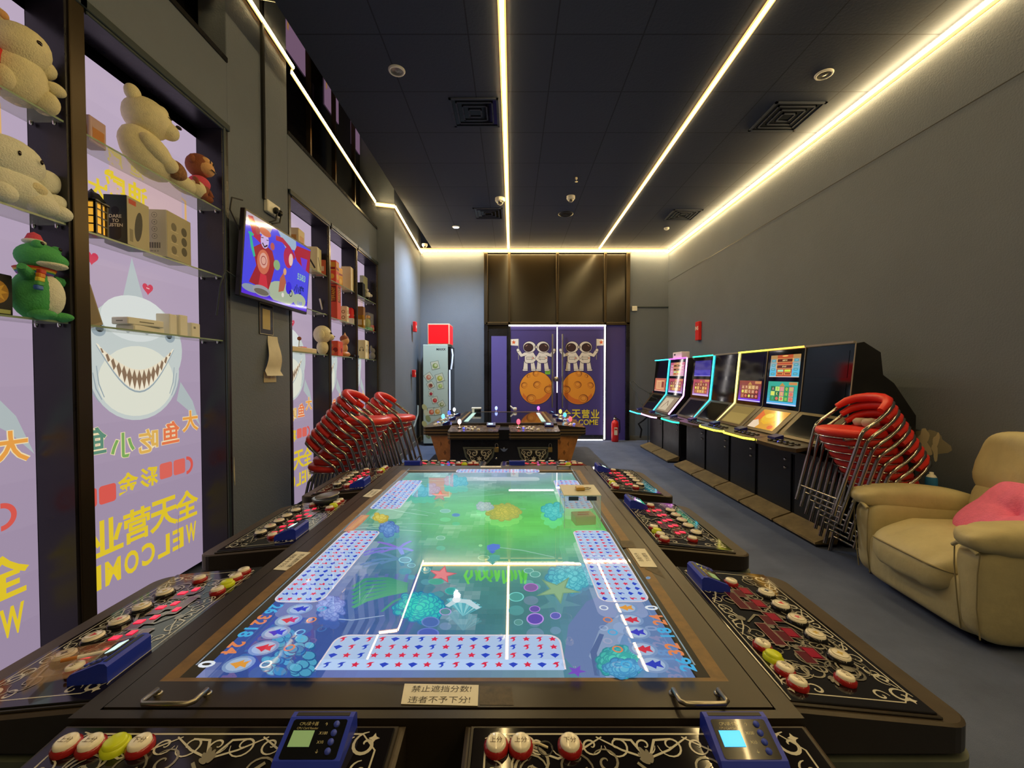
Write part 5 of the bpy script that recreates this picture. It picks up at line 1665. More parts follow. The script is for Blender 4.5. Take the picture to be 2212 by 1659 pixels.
for k, (dx, dy) in enumerate(((-46, -14), (-40, 10), (26, -16), (30, 6), (-60, 2), (8, 14))):
    prib([(862, 1196), (862 + dx * .5, 1194 + dy * .5), (862 + dx, 1196 + dy)], .016, mixc('#8a78d8', '#7a9ae8', k / 6))
for (x, y, dx) in ((800, 1200, 30), (792, 1196, -10)):
    prib([(x + 30, y), (x + 6, y + 6), (x - 14, y + 12)], .018, '#7c80d8')
prib([(752, 1158), (770, 1140), (790, 1122)], .05, '#c88a68'); prib([(756, 1154), (790, 1124)], .02, '#d8a070')
pstar(1245, 1470, 22, '#7a50c8', .4)
# betting cards
def card(x0, y0, x1, y1, nx, ny, s_, rot, seed, alpha=0.0):
    A.rrect(x0 - .004, y0 - .004, x1 + .004, y1 + .004, .03, '#e8dce4'); A.rrect(x0, y0, x1, y1, .028, '#b4cdf0')
    r_ = random.Random(seed)
    for j in range(ny):
        for i in range(nx):
            x = x0 + (x1 - x0) * (i + .5) / nx; y = y0 + (y1 - y0) * (j + .5) / ny
            k = r_.randrange(4)
            c_ = ('#e02850', '#2446c8', '#2446c8', '#e02850')[k]
            R_ = lambda px, py: (x + (px * math.cos(rot) - py * math.sin(rot)) * s_, y + (px * math.sin(rot) + py * math.cos(rot)) * s_)
            if k == 0: A.star(x, y, s_, c_, rot=rot, k=.5)
            elif k == 1: A.poly([R_(*p) for p in ((-1.1, .2), (0, .75), (1.1, .2), (.2, -.7), (0, -1), (-.2, -.7))], c_)
            else: A.poly([R_(*p) for p in ((-.9, .1), (-.2, .8), (.9, .9), (.35, .4), (.5, -.3), (.1, -.9), (-.5, -.9), (0, -.5), (-.05, 0))], c_)
card(-.271, SCR[2] + .0, .250, -.868, 17, 4, .0095, 0, 1)
card(-.271, SCR[2] + .0, .250, SCR[2] + .022, 17, 1, .0095, 0, 5)
card(-.512, -.717, -.380, -.19, 5, 19, .0095, -R90, 2)
card(.382, -.717, .514, -.19, 5, 19, .0095, R90, 3)
card(-.512, .083, -.380, .61, 5, 19, .0095, -R90, 4)
card(.382, .083, .514, .61, 5, 19, .0095, R90, 6)
card(-.21, .80, .31, .89, 24, 4, .008, PI, 7)
# score columns in the near corners
for k, (n_, c_, ic) in enumerate((('26', '#48b4e8', '#2a40c0'), ('32', '#e88a58', '#d83048'), ('18', '#48b4e8', '#3a40c8'), ('24', '#e88a58', '#d83048'), ('0', '#e8f0f8', '#e8a040'))):
    for s_, px, py in ((-1, (592, 565, 535, 505, 447)[k], (1337, 1362, 1390, 1425, 1462)[k]), (1, (1407, 1421, 1437, 1455, 1480)[4 - k], (1335, 1362, 1390, 1428, 1462)[4 - k])):
        x, y = spx(px, py)
        rot = -R90 if s_ < 0 else R90
        A.txt(n_, x, y, .034, c_, rot=rot, bold=.03)
        xi = x - s_ * .068
        A.circ(xi, y, .032, '#7f9cc8', .027); A.circ(xi, y, .025, '#a8c0de', .021)
        A.poly([(xi + a_ * .02, y + b_ * .014) for a_, b_ in ((-1, .1), (-.3, .5), (.2, 1), (.3, .4), (1, .9), (.8, 0), (1, -.8), (.3, -.4), (.1, -1), (-.3, -.5))], ic)
        A.ring(x - s_ * .125, y, .008, .012, c_)
A.rect(SCR[0], SCR[2], SCR[0] + .0035, SCR[3], '#7a8c98'); A.rect(SCR[1] - .0035, SCR[2], SCR[1], SCR[3], '#8aa0a8')
A.build('screen_graphics', scr)

# handles on the lid
def lid_handle(px0, px1, py, label_):
    q0, q1 = on_z(px0, py, ZL), on_z(px1, py, ZL)
    cx_, cy_ = (q0.x + q1.x) / 2 - T1X, q0.y - T1Y
    h_ = (q1.x - q0.x) / 2
    b = MB()
    b.tube([(cx_ - h_, cy_ + .038, ZL - .002), (cx_ - h_, cy_ + .036, ZL + .010), (cx_ - h_, cy_ + .002, ZL + .013), (cx_ - h_ + .008, cy_ - .006, ZL + .014), (cx_ + h_ - .008, cy_ - .006, ZL + .014), (cx_ + h_, cy_ + .002, ZL + .013), (cx_ + h_, cy_ + .036, ZL + .010), (cx_ + h_, cy_ + .038, ZL - .002)], .0048, 'steel', 10)
    for s_ in (-1, 1): b.lathe([(.008, 0), (.008, .003), (.005, .004)], (cx_ + s_ * h_, cy_ + .038, ZL), 'steel', 10)
    b.build('lid_handle', T1)
lid_handle(306, 418, 1531, '')
lid_handle(1470, 1572, 1531, '')
lid_handle(1205, 1232, 1011, '')

# paper notes stuck on the lid
def note(pts_px, label_, lines, rot, hgt, sub=None):
    q = [on_z(x, y, ZL) for x, y in pts_px]
    cx_ = sum(p.x for p in q) / 4; cy_ = sum(p.y for p in q) / 4
    o = empty('paper_notice', (cx_, cy_, ZL + .0006), 0, label_, 'notice', 'white notices stuck on the table frame')
    b = MB(); L_ = [(p.x - cx_, p.y - cy_) for p in q]
    b.prism(L_, 0, .0008, mat('notice_paper', '#e4e0d2', .45, var=.05, vs=30)); b.build('sheet', o)
    a = Art((0, 0, .0008), (1, 0, 0), (0, 1, 0), 'print', .0003)
    for k, t in enumerate(lines):
        off = (len(lines) - 1) / 2 - k
        a.txt(t, -math.sin(rot) * off * hgt * 1.6, math.cos(rot) * off * hgt * 1.6, hgt, '#3a342c', rot=rot)
    a.build('printed_text', o)
note([(866, 1522), (1032, 1526), (1034, 1481), (874, 1478)], 'white notice with two lines of black Chinese writing between the lid handles', ['禁止遮挡分数!', '违者不予下分!'], 0, .018)
note([(590, 1231), (618, 1233), (671, 1194), (640, 1192)], 'torn white notice on the frame beside the longest row of keys near the wall', ['禁止遮挡分数', '违者不予下分'], -R90, .016)
note([(783, 1073), (802, 1075), (826, 1058), (806, 1057)], 'small white notice farther along the frame, on the niche side', ['禁止遮挡分数', '违者不予下分'], -R90, .014)
note([(1383, 1225), (1420, 1226), (1393, 1186), (1357, 1185)], 'yellowed notice on the brown frame on the armchair side', ['违者不予', '下分遮挡'], R90, .016)
note([(1038, 1010), (1083, 1010), (1082, 1007), (1038, 1007)], 'white notice on the far frame edge of the table', ['禁止遮挡分数'], PI, .012)
a = Art((0, 0, ZL), (1, 0, 0), (0, 1, 0), 'print', .0005)
GT = mat('tape_residue', '#4a3f2c', .5, var=.5, vs=60)
for P_ in ([(1036, 1523), (1110, 1524), (1105, 1484), (1036, 1482)], [(1345, 1183), (1375, 1184), (1366, 1168), (1338, 1168)], [(1392, 1228), (1438, 1250), (1422, 1228), (1400, 1226)]):
    q = [on_z(x, y, ZL) for x, y in P_]
    a.poly([(p.x - T1X, p.y - T1Y) for p in q], '#4a3f2c', GT)
a.build('tape_residue', T1)

# ---------------------------------------------------------------- card readers (clip-on boxes)
def make_reader(lcd, glow):
    o = empty('card_reader', (0, 0, 0), 0, 'x', 'card reader', 'blue card readers of the sea screen table')
    wv, dv, hb, hf = .055, .085, .050, .022
    b = MB()
    prof = [(0, 0), (dv, 0), (dv, hb - .006), (dv - .006, hb), (dv - .018, hb), (.006, hf + .004), (0, hf - .004)]
    b.prism([(p[0], p[1]) for p in prof], -wv, wv, 'blue', 'x')
    b.build('housing', o)
    sl = math.atan2(hb - hf - .004, dv - .024)
    a = Art((0, .006, hf + .004), (1, 0, 0), (0, math.cos(sl), math.sin(sl)), 'printgl', .0006)
    Ls = math.hypot(dv - .024, hb - hf - .004)
    a.rrect(-wv + .008, .002, wv - .008, Ls - .004, .004, '#14161c')
    a.txt('CPU读卡器', -.018, Ls - .011, .0062, '#b9b48c'); a.txt('CPU Card Reader', -.018, Ls - .018, .0035, '#b9b48c')
    for k, t in enumerate(('↑', 'X100', 'X10', '↓')):
        a.txt(t, .012, Ls - .012 - k * .0135, .0055 if k in (0, 3) else .0045, '#c9c49c')
    a.build('face_plate', o)
    b = MB(); b.T = Matrix.Translation((0, .006, hf + .004)) @ Matrix.Rotation(sl, 4, 'X')
    b.box((-.040, Ls - .046, 0), (-.004, Ls - .022, .0016), mat('reader_lcd_' + lcd, lcd, .25, em=lcd, es=glow))
    b.build('display', o)
    for k in range(4):
        b = MB(); b.T = Matrix.Translation((0, .006, hf + .004)) @ Matrix.Rotation(sl, 4, 'X')
        b.lathe([(.0052, 0), (.005, .0025), (0, .0032)], (.030, Ls - .012 - k * .0135, 0), mat('blue_key', '#3b4fc8', .4), 12)
        b.build('key', o)
    b = MB(); b.box((-wv + .008, dv - .016, hb - .0005), (wv - .008, dv - .008, hb + .0006), 'plast_b'); b.build('card_slot', o)
    return o


RL = {0: 'near the armchair, closest to the lid corner handle', 1: 'on the middle key panel facing the armchair', 2: 'on the panel nearest the slot machines side, past the acrylic box',
      3: 'on the niche side panel holding the cigarette', 4: 'on the niche side panel in front of the wall pier', 5: 'on the niche side panel near the stacked red chairs',
      6: 'on the end panel behind the far lid handle', 7: 'on the end panel facing the stacked chairs, beyond the screen', 8: 'with grey green display, beside the four keys at the near end', 9: 'with bright blue display, at the panel with an empty key hole'}
rg = make_reader('#7f9c68', .5)
rb_ = make_reader('#4ab8f0', 1.3)
rw = make_reader('#c8e8e8', 1.0)
first = {'g': rg, 'b': rb_, 'w': rw}
used = set()
for k, p in enumerate(panels):
    kind = 'b' if k == 9 else ('g' if k in (8, 0) else 'w')
    src = first[kind]
    m = Matrix.Translation(p.location) @ Matrix.Rotation(p.rotation_euler[2], 4, 'Z')
    u = .505 if k not in (8, 9) else (.480 if k == 9 else .485)
    v = .115 if k not in (8, 9) else .098
    loc = m @ Vector((u - PW / 2, PD / 2 - v, .0))
    loc = Vector((loc.x + T1X, loc.y + T1Y, PZ - .002 - .036 * (v - .03) / PD + .008))
    lab = 'blue card reader ' + RL[k]
    rot = (0, 0, p.rotation_euler[2])
    if kind in used: dup(src, loc, rot, lab)
    else:
        src.location = loc; src.rotation_euler = rot; src['label'] = lab; used.add(kind)

# ---------------------------------------------------------------- clear lock box on the screen
q = on_z(1258, 1142, ZS)
BXW, BXD, BXH = .15, .16, .135
o = empty('acrylic_box', (q.x, q.y + BXD / 2, ZS + .0012), 0, 'clear acrylic box with yellowed lid and padlock on the screen', 'lock box')
b = MB()
t = .003
b.box((-BXW / 2, -BXD / 2, 0), (BXW / 2, -BXD / 2 + t, BXH), 'acry'); b.box((-BXW / 2, BXD / 2 - t, 0), (BXW / 2, BXD / 2, BXH), 'acry')
b.box((-BXW / 2, -BXD / 2 + t, 0), (-BXW / 2 + t, BXD / 2 - t, BXH), 'acry'); b.box((BXW / 2 - t, -BXD / 2 + t, 0), (BXW / 2, BXD / 2 - t, BXH), 'acry')
EDG = mat('acrylic_edge', '#c8dcd8', .15, em='#c8dcd8', es=.05)
for x in (-1, 1):
    for y in (-1, 1): b.box((x * BXW / 2 - .001, y * BXD / 2 - .001, 0), (x * BXW / 2 + .001, y * BXD / 2 + .001, BXH), EDG)
b.build('clear_walls', o)
b = MB(); b.box((-BXW / 2 - .004, -BXD / 2 - .004, BXH), (BXW / 2 + .004, BXD / 2 + .004, BXH + .005), mat('yellowed_acrylic', '#e8e6d4', .25, alpha=.9), .002); b.build('lid', o)
b = MB()
for x in (-.035, .04): b.box((x - .022, -BXD / 2 - .004, BXH - .018), (x + .018, -BXD / 2 - .001, BXH - .002), 'tealtrim')
b.build('hinge', o)
o2 = empty('padlock', (q.x + .012, q.y + BXD * .45, ZS + BXH + .0065), 0, 'small brass padlock lying on the acrylic box lid', 'padlock')
b = MB(); b.box((-.030, -.016, 0), (.008, .016, .014), 'brasslock', .003); b.build('lock_body', o2)
b = MB(); b.tube([(.006, -.010, .008), (.026, -.010, .008), (.034, 0, .008), (.026, .010, .008), (.006, .010, .008)], .003, 'steel'); b.build('shackle', o2)
o3 = empty('small_carton', (q.x + .015, q.y + BXD * .42, ZS + .0015), .15, 'small printed carton inside the acrylic box', 'box')
b = MB(); b.box((-.045, -.035, 0), (.045, .035, .040), mat('carton_cream', '#d8c690', .5), .003); b.build('carton', o3)
a = Art((0, 0, .0402), (1, 0, 0), (0, 1, 0), 'print', .0004); a.rect(-.03, -.02, .02, -.005, '#c85a2a'); a.rect(-.02, .005, .03, .02, '#d88a3a'); a.build('label_print', o3)

# things left lying on the key panels of the niche side
def on_panel(px, py, dz=0.0):
    return on_z(px, py, PZ + dz)
q = on_panel(190, 1425, .012)
o = empty('cigarette', (q.x, q.y, PZ + .022), .42, 'single cigarette with orange filter lying on clear tray', 'cigarette')
b = MB(); b.tube([(-.045, 0, 0), (-.017, 0, 0)], .004, mat('filter_paper', '#c07a3a', .6), 10); b.build('filter', o)
b = MB(); b.tube([(-.017, 0, 0), (.042, 0, 0)], .004, 'plast_w', 10); b.build('paper_tube', o)
o = empty('clear_tray', (q.x - .01, q.y, PZ + .004), .40, 'clear plastic tray under the cigarette', 'tray')
b = MB(); PTI = mat('tinted_acrylic', '#d8b8a0', .05, alpha=.22, spec=.8)
b.box((-.07, -.05, 0), (.07, .05, .003), PTI); 
for s_ in (-1, 1): b.box((-.07, s_ * .05 - .0015, .003), (.07, s_ * .05 + .0015, .014), PTI); b.box((s_ * .07 - .0015, -.05, .003), (s_ * .07 + .0015, .05, .014), PTI)
b.build('tray_body', o)
q = on_panel(703, 1082, .01)
o = empty('ashtray', (q.x, q.y, PZ + .006), 0, 'small metal ashtray with a bent lid on the panel facing the pier', 'ashtray')
b = MB(); b.lathe([(0, 0), (.055, 0), (.065, .022), (.062, .022), (.052, .004), (0, .004)], (0, 0, 0), 'tealtrim', 24); b.build('bowl', o)
b = MB(); b.ell((.01, 0, .034), (.062, .05, .006), 'steel', rot=(.1, -.15, 0)); b.build('bent_lid', o)

# ---------------- the far table
T2 = make_table(-.097, 6.42, .86, 'second game table with dark screen and orange side cabinets', (-.56, .56, -.80, .78), two=True)
b = MB(); b.box((-.49, -.80, ZS - .004), (.49, .78, ZS), 'offscreen'); b.build('dark_screen', T2)
for s_ in (-1, 1):
    b = MB(); b.box((s_ * .495, -.62, ZS - .004), (s_ * .555, .70, ZS + .0005), mat('light_bar', '#a8c8c4', .3, em='#9cc4bc', es=.55)); b.build('light_bar', T2)
P2C = ['#3a50ff', '#ff4a60', '#5cc8f0', '#ff4a50', '#6070ff', '#48c0f0', '#e6e058', '#e858c8', '#e0b8b8']
def panel2(col, loc, rotz):
    if col in P2: return dup_child(P2[col], T2, loc, rotz)
    p = make_panel_two(col); p.parent = T2; p.location = loc; p.rotation_euler = (0, 0, rotz); P2[col] = p
    return p
P2 = {}
p2s = []
L2 = .86
for x, c_ in ((-EX, '#e0b8b8'), (EX, '#ff4a60')):
    p2s.append(panel2(c_, (x, -L2 - .02 - PD / 2, PZ), 0))
for x, c_ in ((-EX, '#8a9cff'), (EX, '#e858c8')):
    p2s.append(panel2(c_, (x, L2 + .02 + PD / 2, PZ), PI))
for k, y in enumerate((-.58, .0, .58)):
    for s_, cs in ((-1, ('#5cc8f0', '#3a50ff', '#d8dce8')), (1, ('#ff4a50', '#48c0f0', '#e6e058'))):
        o = panel2(cs[k], (s_ * SIDE, y, PZ), R90 * s_)
        o.scale = (.9, 1, 1)
        p2s.append(o)
DR = mat('navy_plastic', '#1b2070', .35)
def small_reader(label_):
    o = empty('card_reader', (0, 0, 0), 0, label_, 'card reader', 'navy card readers of the dark screen table')
    b = MB(); b.prism([(0, 0), (.085, 0), (.085, .055), (.07, .055), (0, .028)], -.055, .055, DR, 'x'); b.build('housing', o)
    b = MB(); b.T = Matrix.Translation((0, .0, .028)) @ Matrix.Rotation(math.atan2(.027, .07), 4, 'X'); b.box((-.035, .02, 0), (.02, .055, .002), mat('pale_lcd', '#9ad0ff', .3, em='#8ac8ff', es=1.2)); b.build('display', o)
    return o
sr = None
SL = {0: 'on the front panel beside the pale knob', 1: 'on the front panel beside the red knob', 4: 'on the wing with the cyan knob near the fridge', 5: 'on the wing with the red knob near the machines',
      6: 'on the wing with the deep blue knob', 7: 'on the wing with the light blue knob', 8: 'on the wing with the white knob near the fridge', 9: 'on the wing with the yellow knob'}
for k in SL:
    p = p2s[k]
    m = Matrix.Translation(p.location) @ Matrix.Rotation(p.rotation_euler[2], 4, 'Z')
    loc = m @ Vector((.20, .06, 0)); loc = Vector((loc.x - .097, loc.y + 6.42, PZ - .018))
    lab = 'navy card reader ' + SL[k]
    if sr is None:
        sr = small_reader(lab); sr.location = loc; sr.rotation_euler = (0, 0, p.rotation_euler[2])
    else: dup(sr, loc, (0, 0, p.rotation_euler[2]), lab)
# black and white tissue box and crumpled paper at the far edge of that table
q = on_z(1027, 893, ZL)
o = empty('tissue_box', (q.x, 7.12, ZL + .001), 0, 'black and white tissue box on the far edge of the dark screen table', 'tissue box')
b = MB(); b.box((-.075, -.05, 0), (.075, .05, .075), 'plast_b', .004); b.build('box', o)
b = MB(); b.box((-.078, -.053, .055), (.078, .053, .080), 'plast_w', .004); b.box((-.07, -.054, .0), (-.03, -.051, .055), 'plast_w'); b.build('lid', o)
o = empty('crumpled_paper', (.05, 7.42, ZL), 0, 'crumpled white paper on the far panels of the dark screen table', 'paper')
b = MB(); b.ell((0, 0, .03), (.035, .03, .03), 'plast_w', e=.6, n=8, k=5); b.ell((-.05, 0, .055), (.045, .012, .014), 'plast_w', rot=(0, .8, 0), n=8, k=5); b.build('sheet', o)
# ================================================================ SLOT MACHINES ALONG THE PLAIN WALL
C_CY, C_MG, C_GR, C_YE, C_OR = '#30d8f0', '#e050f0', '#20e0a0', '#e8e040', '#f0b040'
def neon(c, s=3.2):
    return mat('neon_' + c, c, .4, em=c, es=s)


def fruit_screen(a, w_, h_, kind):
    X = lambda t: (t - .5) * w_
    Z = lambda t: (t - .5) * h_
    r_ = random.Random(len(kind) * 7 + 3)
    if kind in ('reel_pink', 'reel_orange', 'reel_teal'):
        bg, bot, tile = {'reel_pink': ('#b04a58', '#b08ad0', '#c8786a'), 'reel_orange': ('#8a3c30', '#6a3ae0', '#b0603a'), 'reel_teal': ('#38a890', '#50b0e8', '#2f8a78')}[kind]
        for k in range(8):
            a.rect(X(0), Z(1 - (k + 1) / 8), X(1), Z(1 - k / 8), mixc(bg, bot, (k / 7) ** 2.2))
        a.poly([(X(.4), Z(.80)), (X(.5), Z(.95)), (X(.6), Z(.80))], '#c08a40'); a.rect(X(.72), Z(.86), X(.98), Z(.98), '#c88a50')
        a.rect(X(.10), Z(.14), X(.90), Z(.80), mixc(bg, '#201018', .4))
        rows = (['A', '9', 'A', 'Q', '10'], ['', 'K', 'Q', '10', ''], ['J', '', '', '10', ''])
        cs = {'A': '#d890a0', '9': '#58c848', 'Q': '#e0d850', '10': '#a8d858', 'K': '#c8e070', 'J': '#48b8e8'}
        for j in range(3):
            for i in range(5):
                x0, x1 = .12 + i * .155, .12 + i * .155 + .145
                z1_ = .78 - j * .21
                ch = rows[j][i]
                bgc = r_.choice(('#6a2a30', '#a86048', '#c89a5a')) if kind != 'reel_teal' else r_.choice(('#2a6a3a', '#3a9a50', '#c8e070', '#d89080'))
                a.rect(X(x0), Z(z1_ - .19), X(x1), Z(z1_), bgc)
                if ch:
                    a.txt(ch, X((x0 + x1) / 2), Z(z1_ - .095), h_ * .13, cs[ch] if kind == 'reel_teal' else '#f0d0a0', bold=.03)
                else:
                    a.circ(X((x0 + x1) / 2), Z(z1_ - .095), w_ * .05, r_.choice(('#e8b060', '#e0e060', '#d87060')), h_ * .07)
        a.rect(X(0), Z(.02), X(1), Z(.06), '#e0d8f0')
    elif kind in ('totem', 'totem_pink'):
        t_ = kind == 'totem'
        for k in range(6):
            a.rect(X(0), Z(1 - (k + 1) / 6), X(1), Z(1 - k / 6), mixc('#b08850' if t_ else '#c05a78', '#58b8d8' if t_ else '#d890b8', min(1, k / 4)))
        a.rect(X(.24), Z(0), X(.76), Z(1), '#b8502c' if t_ else '#c88068')
        for k, (z0, z1_) in enumerate(((.68, .82), (.40, .54))):
            a.rect(X(.22), Z(z0 - .02), X(.78), Z(z1_ + .02), '#e8a860'); a.rect(X(.25), Z(z0), X(.75), Z(z1_), '#5a2418')
            a.txt('$' + ('2857.43', '714.37')[k], 0, Z((z0 + z1_) / 2), h_ * .075, '#f0d890', bold=.02)
        a.rect(X(.28), Z(.24), X(.48), Z(.34), '#a8d8a0'); a.rect(X(.52), Z(.24), X(.72), Z(.34), '#c8e040')
        for x0 in (.26, .52):
            a.rect(X(x0), Z(.10), X(x0 + .22), Z(.20), '#f0a848'); a.rect(X(x0 + .02), Z(.12), X(x0 + .20), Z(.18), '#7a2a18')
        a.circ(0, Z(.95), w_ * .1, '#e8c068', h_ * .03)
        for s_ in (-1, 1):
            for k in range(4):
                x_ = X(.5 + s_ * .38)
                a.rrect(x_ - w_ * .07, Z(.14 + k * .20) - h_ * .05, x_ + w_ * .07, Z(.14 + k * .20) + h_ * .06, w_ * .02, '#4898a8' if t_ else '#d8a0b0'); a.rect(x_ - w_ * .04, Z(.14 + k * .2), x_ + w_ * .04, Z(.155 + k * .2), '#b8e0d8')
        a.rect(X(0), Z(0), X(1), Z(.03), '#e8d0c0')
    elif kind == 'menu':
        a.rect(X(0), Z(0), X(1), Z(1), '#b8604a'); a.rect(X(.12), Z(.12), X(.88), Z(.86), '#d8986a'); a.rect(X(.2), Z(.2), X(.6), Z(.78), '#e8b080')
        for k in range(8): a.rect(X(.24), Z(.26 + k * .06), X(.56), Z(.28 + k * .06), '#a05038')
        a.rect(X(.64), Z(.3), X(.84), Z(.74), '#8a4030'); a.rect(X(0), Z(0), X(1), Z(.07), '#e0a898')
    elif kind == 'blue':
        a.rect(X(0), Z(0), X(1), Z(1), '#2c2680'); a.rect(X(0), Z(.0), X(1), Z(.4), '#3a32a8'); a.rect(X(0), Z(.01), X(1), Z(.04), '#b0a0e8')
    elif kind == 'beige':
        a.rect(X(0), Z(0), X(1), Z(1), '#8a7440'); a.rect(X(.05), Z(.05), X(.95), Z(.6), '#9c8448')
    elif kind == 'dragon':
        a.rect(X(0), Z(0), X(1), Z(1), '#d89a38'); a.poly([(X(0), Z(0)), (X(0), Z(.95)), (X(.25), Z(.7)), (X(.2), Z(.3)), (X(.1), Z(0))], '#e07038')
        a.poly([(X(0), Z(0)), (X(0), Z(.35)), (X(.15), Z(.45)), (X(.35), Z(.2)), (X(.3), Z(0))], '#e8d0b0')
        a.circ(X(.5), Z(.6), w_ * .28, '#e8b838', h_ * .28); a.circ(X(.42), Z(.7), w_ * .14, '#f0d050', h_ * .12); a.rib([(X(.3), Z(.4)), (X(.5), Z(.3)), (X(.7), Z(.4)), (X(.85), Z(.3))], h_ * .12, '#e8b030'); a.circ(X(.8), Z(.15), w_ * .1, '#e06838', h_ * .1)
    elif kind == 'cream':
        a.rect(X(0), Z(0), X(1), Z(1), '#9a866c'); a.rect(X(.05), Z(.1), X(.7), Z(.9), '#c8b89a'); a.rib([(X(.2), Z(.2)), (X(.4), Z(.7)), (X(.6), Z(.4))], h_ * .08, '#7a5a48')


SCR_LIT = mat('machine_screen', '#000000', .07, em='#ffffff', es=1.0, attr=True, spec=.5)
DECKM = mat('machine_deck', '#4a3c28', .3, var=.3, vs=9, metal=.2)
BASEM = mat('machine_black_board', '#1a1b1d', .38, var=.35, vs=5, rvar=.08)
EDGEM = mat('clear_edge_strip', '#9a948c', .25)
FOOT = mat('worn_tan_metal', '#8a7650', .5, var=.35, vs=11, rvar=.1)


def slot_machine(y0, y1, zd, up, lo, sl, cols, label, near_side=False):
    """y0 nearer end, y1 farther end; zd deck height; cols: (top, edge at near end, deck front)"""
    ym = (y0 + y1) / 2
    T = empty('slot_machine', (2.4, ym, 0), 0, label, 'slot machine', 'slot machines along the plain wall')
    h = (y1 - y0) / 2 - .003
    P = lambda x: x - 2.4
    b = MB()
    b.prism([(P(2.45), 1.465), (P(2.50), 1.475), (P(2.62), 1.40), (P(2.64), 1.24), (P(2.72), 1.18), (P(2.88), .95), (P(2.88), .62), (P(2.20), .62), (P(2.20), zd), (P(2.40), .93)], -h, h, BASEM, 'y')
    b.build('upper_cabinet', T)
    b = MB(); b.box((P(2.36), -h, .04), (P(2.88), h, .62), BASEM); b.box((P(2.40), -h, 0), (P(2.86), h, .04), 'plast_b'); b.build('base_cabinet', T)
    b = MB(); b.box((P(2.345), -h + .02, .06), (P(2.36), h - .02, .60), BASEM, .004); o = b.build('door', T)
    b = MB()
    for z in (.45, .52): b.lathe([(0, -.016), (.011, -.014), (.013, 0)], (P(2.345), -h + .09, z), 'chrome', 12, 'x')
    b.build('cam_lock', o)
    # deck with bowed front
    b = MB()
    pl = [(P(2.22), -h), (P(2.22), h), (P(2.03), h), (P(1.985), h - .10), (P(1.985), -h + .10), (P(2.03), -h)]
    vs = [(x, y, zd - (.022 if x < P(2.1) else 0)) for x, y in pl] + [(x, y, zd - .05 if x < P(2.1) else zd - .09) for x, y in pl]
    b.add(vs, [[5, 4, 3, 2, 1, 0], [6, 7, 8, 9, 10, 11]] + [(i, (i + 1) % 6, 6 + (i + 1) % 6, 6 + i) for i in range(6)], DECKM)
    b.prism([(P(2.03), zd - .05), (P(2.35), zd - .10), (P(2.35), zd - .02), (P(2.2), zd - .02)], -h, h, BASEM, 'y')
    b.build('deck', T)
    # upright screens: frame glass plus two pictures
    V = Vector((.05, 0, .535)).normalized()
    L = .53
    b = MB()
    O_ = Vector((P(2.40), 0, .935))
    b.add([O_ + Vector((-.003, -h + .006, 0)), O_ + Vector((-.003, h - .006, 0)), O_ + V * L + Vector((-.003, h - .006, 0)), O_ + V * L + Vector((-.003, -h + .006, 0))], [(0, 3, 2, 1)], 'offscreen')
    b.build('front_glass', T)
    sw = 2 * h * .80
    for nm, kind, v0, v1 in (('upper_screen', up, .285, .485), ('lower_screen', lo, .035, .245)):
        a = Art(O_ + V * ((v0 + v1) / 2) + Vector((-.004, 0, 0)), (0, -1, 0), V, SCR_LIT, .001)
        if kind: fruit_screen(a, sw, v1 - v0, kind)
        else: a.m = M['voidglass']; a.rect(-sw / 2, -(v1 - v0) / 2, sw / 2, (v1 - v0) / 2, '#0c1014')
        a.build(nm, T)
    # sloping lower screen
    S0, S1 = Vector((P(2.195), 0, zd + .003)), Vector((P(2.395), 0, .932))
    V2 = (S1 - S0).normalized(); L2_ = (S1 - S0).length
    N2 = Vector((0, -1, 0)).cross(V2)
    b = MB()
    b.add([S0 + Vector((0, -h, 0)) + N2 * .002, S0 + Vector((0, h, 0)) + N2 * .002, S1 + Vector((0, h, 0)) + N2 * .002, S1 + Vector((0, -h, 0)) + N2 * .002], [(0, 3, 2, 1)], DECKM)
    b.build('sloping_frame', T)
    a = Art((S0 + S1) / 2 + N2 * .003, (0, -1, 0), V2, SCR_LIT, .001)
    if sl: fruit_screen(a, sw * .92, L2_ * .80, sl)
    else: a.m = M['offscreen']; a.rect(-sw * .46, -L2_ * .4, sw * .46, L2_ * .4, '#0c1014')
    a.build('sloping_screen', T)
    # keys and a card reader on the deck
    r_ = random.Random(int(y0 * 100))
    b = MB()
    for j in range(2):
        for i in range(5):
            x_, y_ = P(2.06 + j * .045), -h + .10 + i * .065
            b.box((x_ - .012, y_ - .02, zd - .022 + j * .005), (x_ + .012, y_ + .02, zd - .006 + j * .005), 'plast_b', .004)
    b.build('key_row', T)
    b = MB(); b.T = Matrix.Translation((P(2.12), h * .55, zd - .010)); b.prism([(-.03, 0), (.04, 0), (.04, .035), (-.03, .018)], -.05, .05, DR, 'y'); b.build('card_reader', T)
    b = MB(); b.lathe([(.012, 0), (.010, .01), (0, .012)], (P(2.07), h * .1, zd - .02), 'blue_led_key' if False else MATS['blue_led_key'], 12); b.build('lit_button', T)
    # edge strips
    top, edge, front = cols
    b = MB(); b.box((P(2.425), -h, 1.468), (P(2.445), h, 1.482), neon(top) if top else EDGEM); b.build('top_strip', T)
    rads = .011 if edge else .004
    pth = [(P(2.442), -h - .002, 1.475), (P(2.395), -h - .002, .945), (P(2.385), -h - .002, .925), (P(2.19), -h - .002, zd + .012)]
    b = MB(); b.tube(pth, rads, neon(edge) if edge else EDGEM, 8); b.build('edge_strip', T)
    if front:
        b = MB(); b.tube([(P(2.022), h, zd - .035), (P(1.978), h - .10, zd - .035), (P(1.978), -h + .10, zd - .035), (P(2.022), -h, zd - .035)], .009, neon(front), 8); b.build('deck_strip', T)
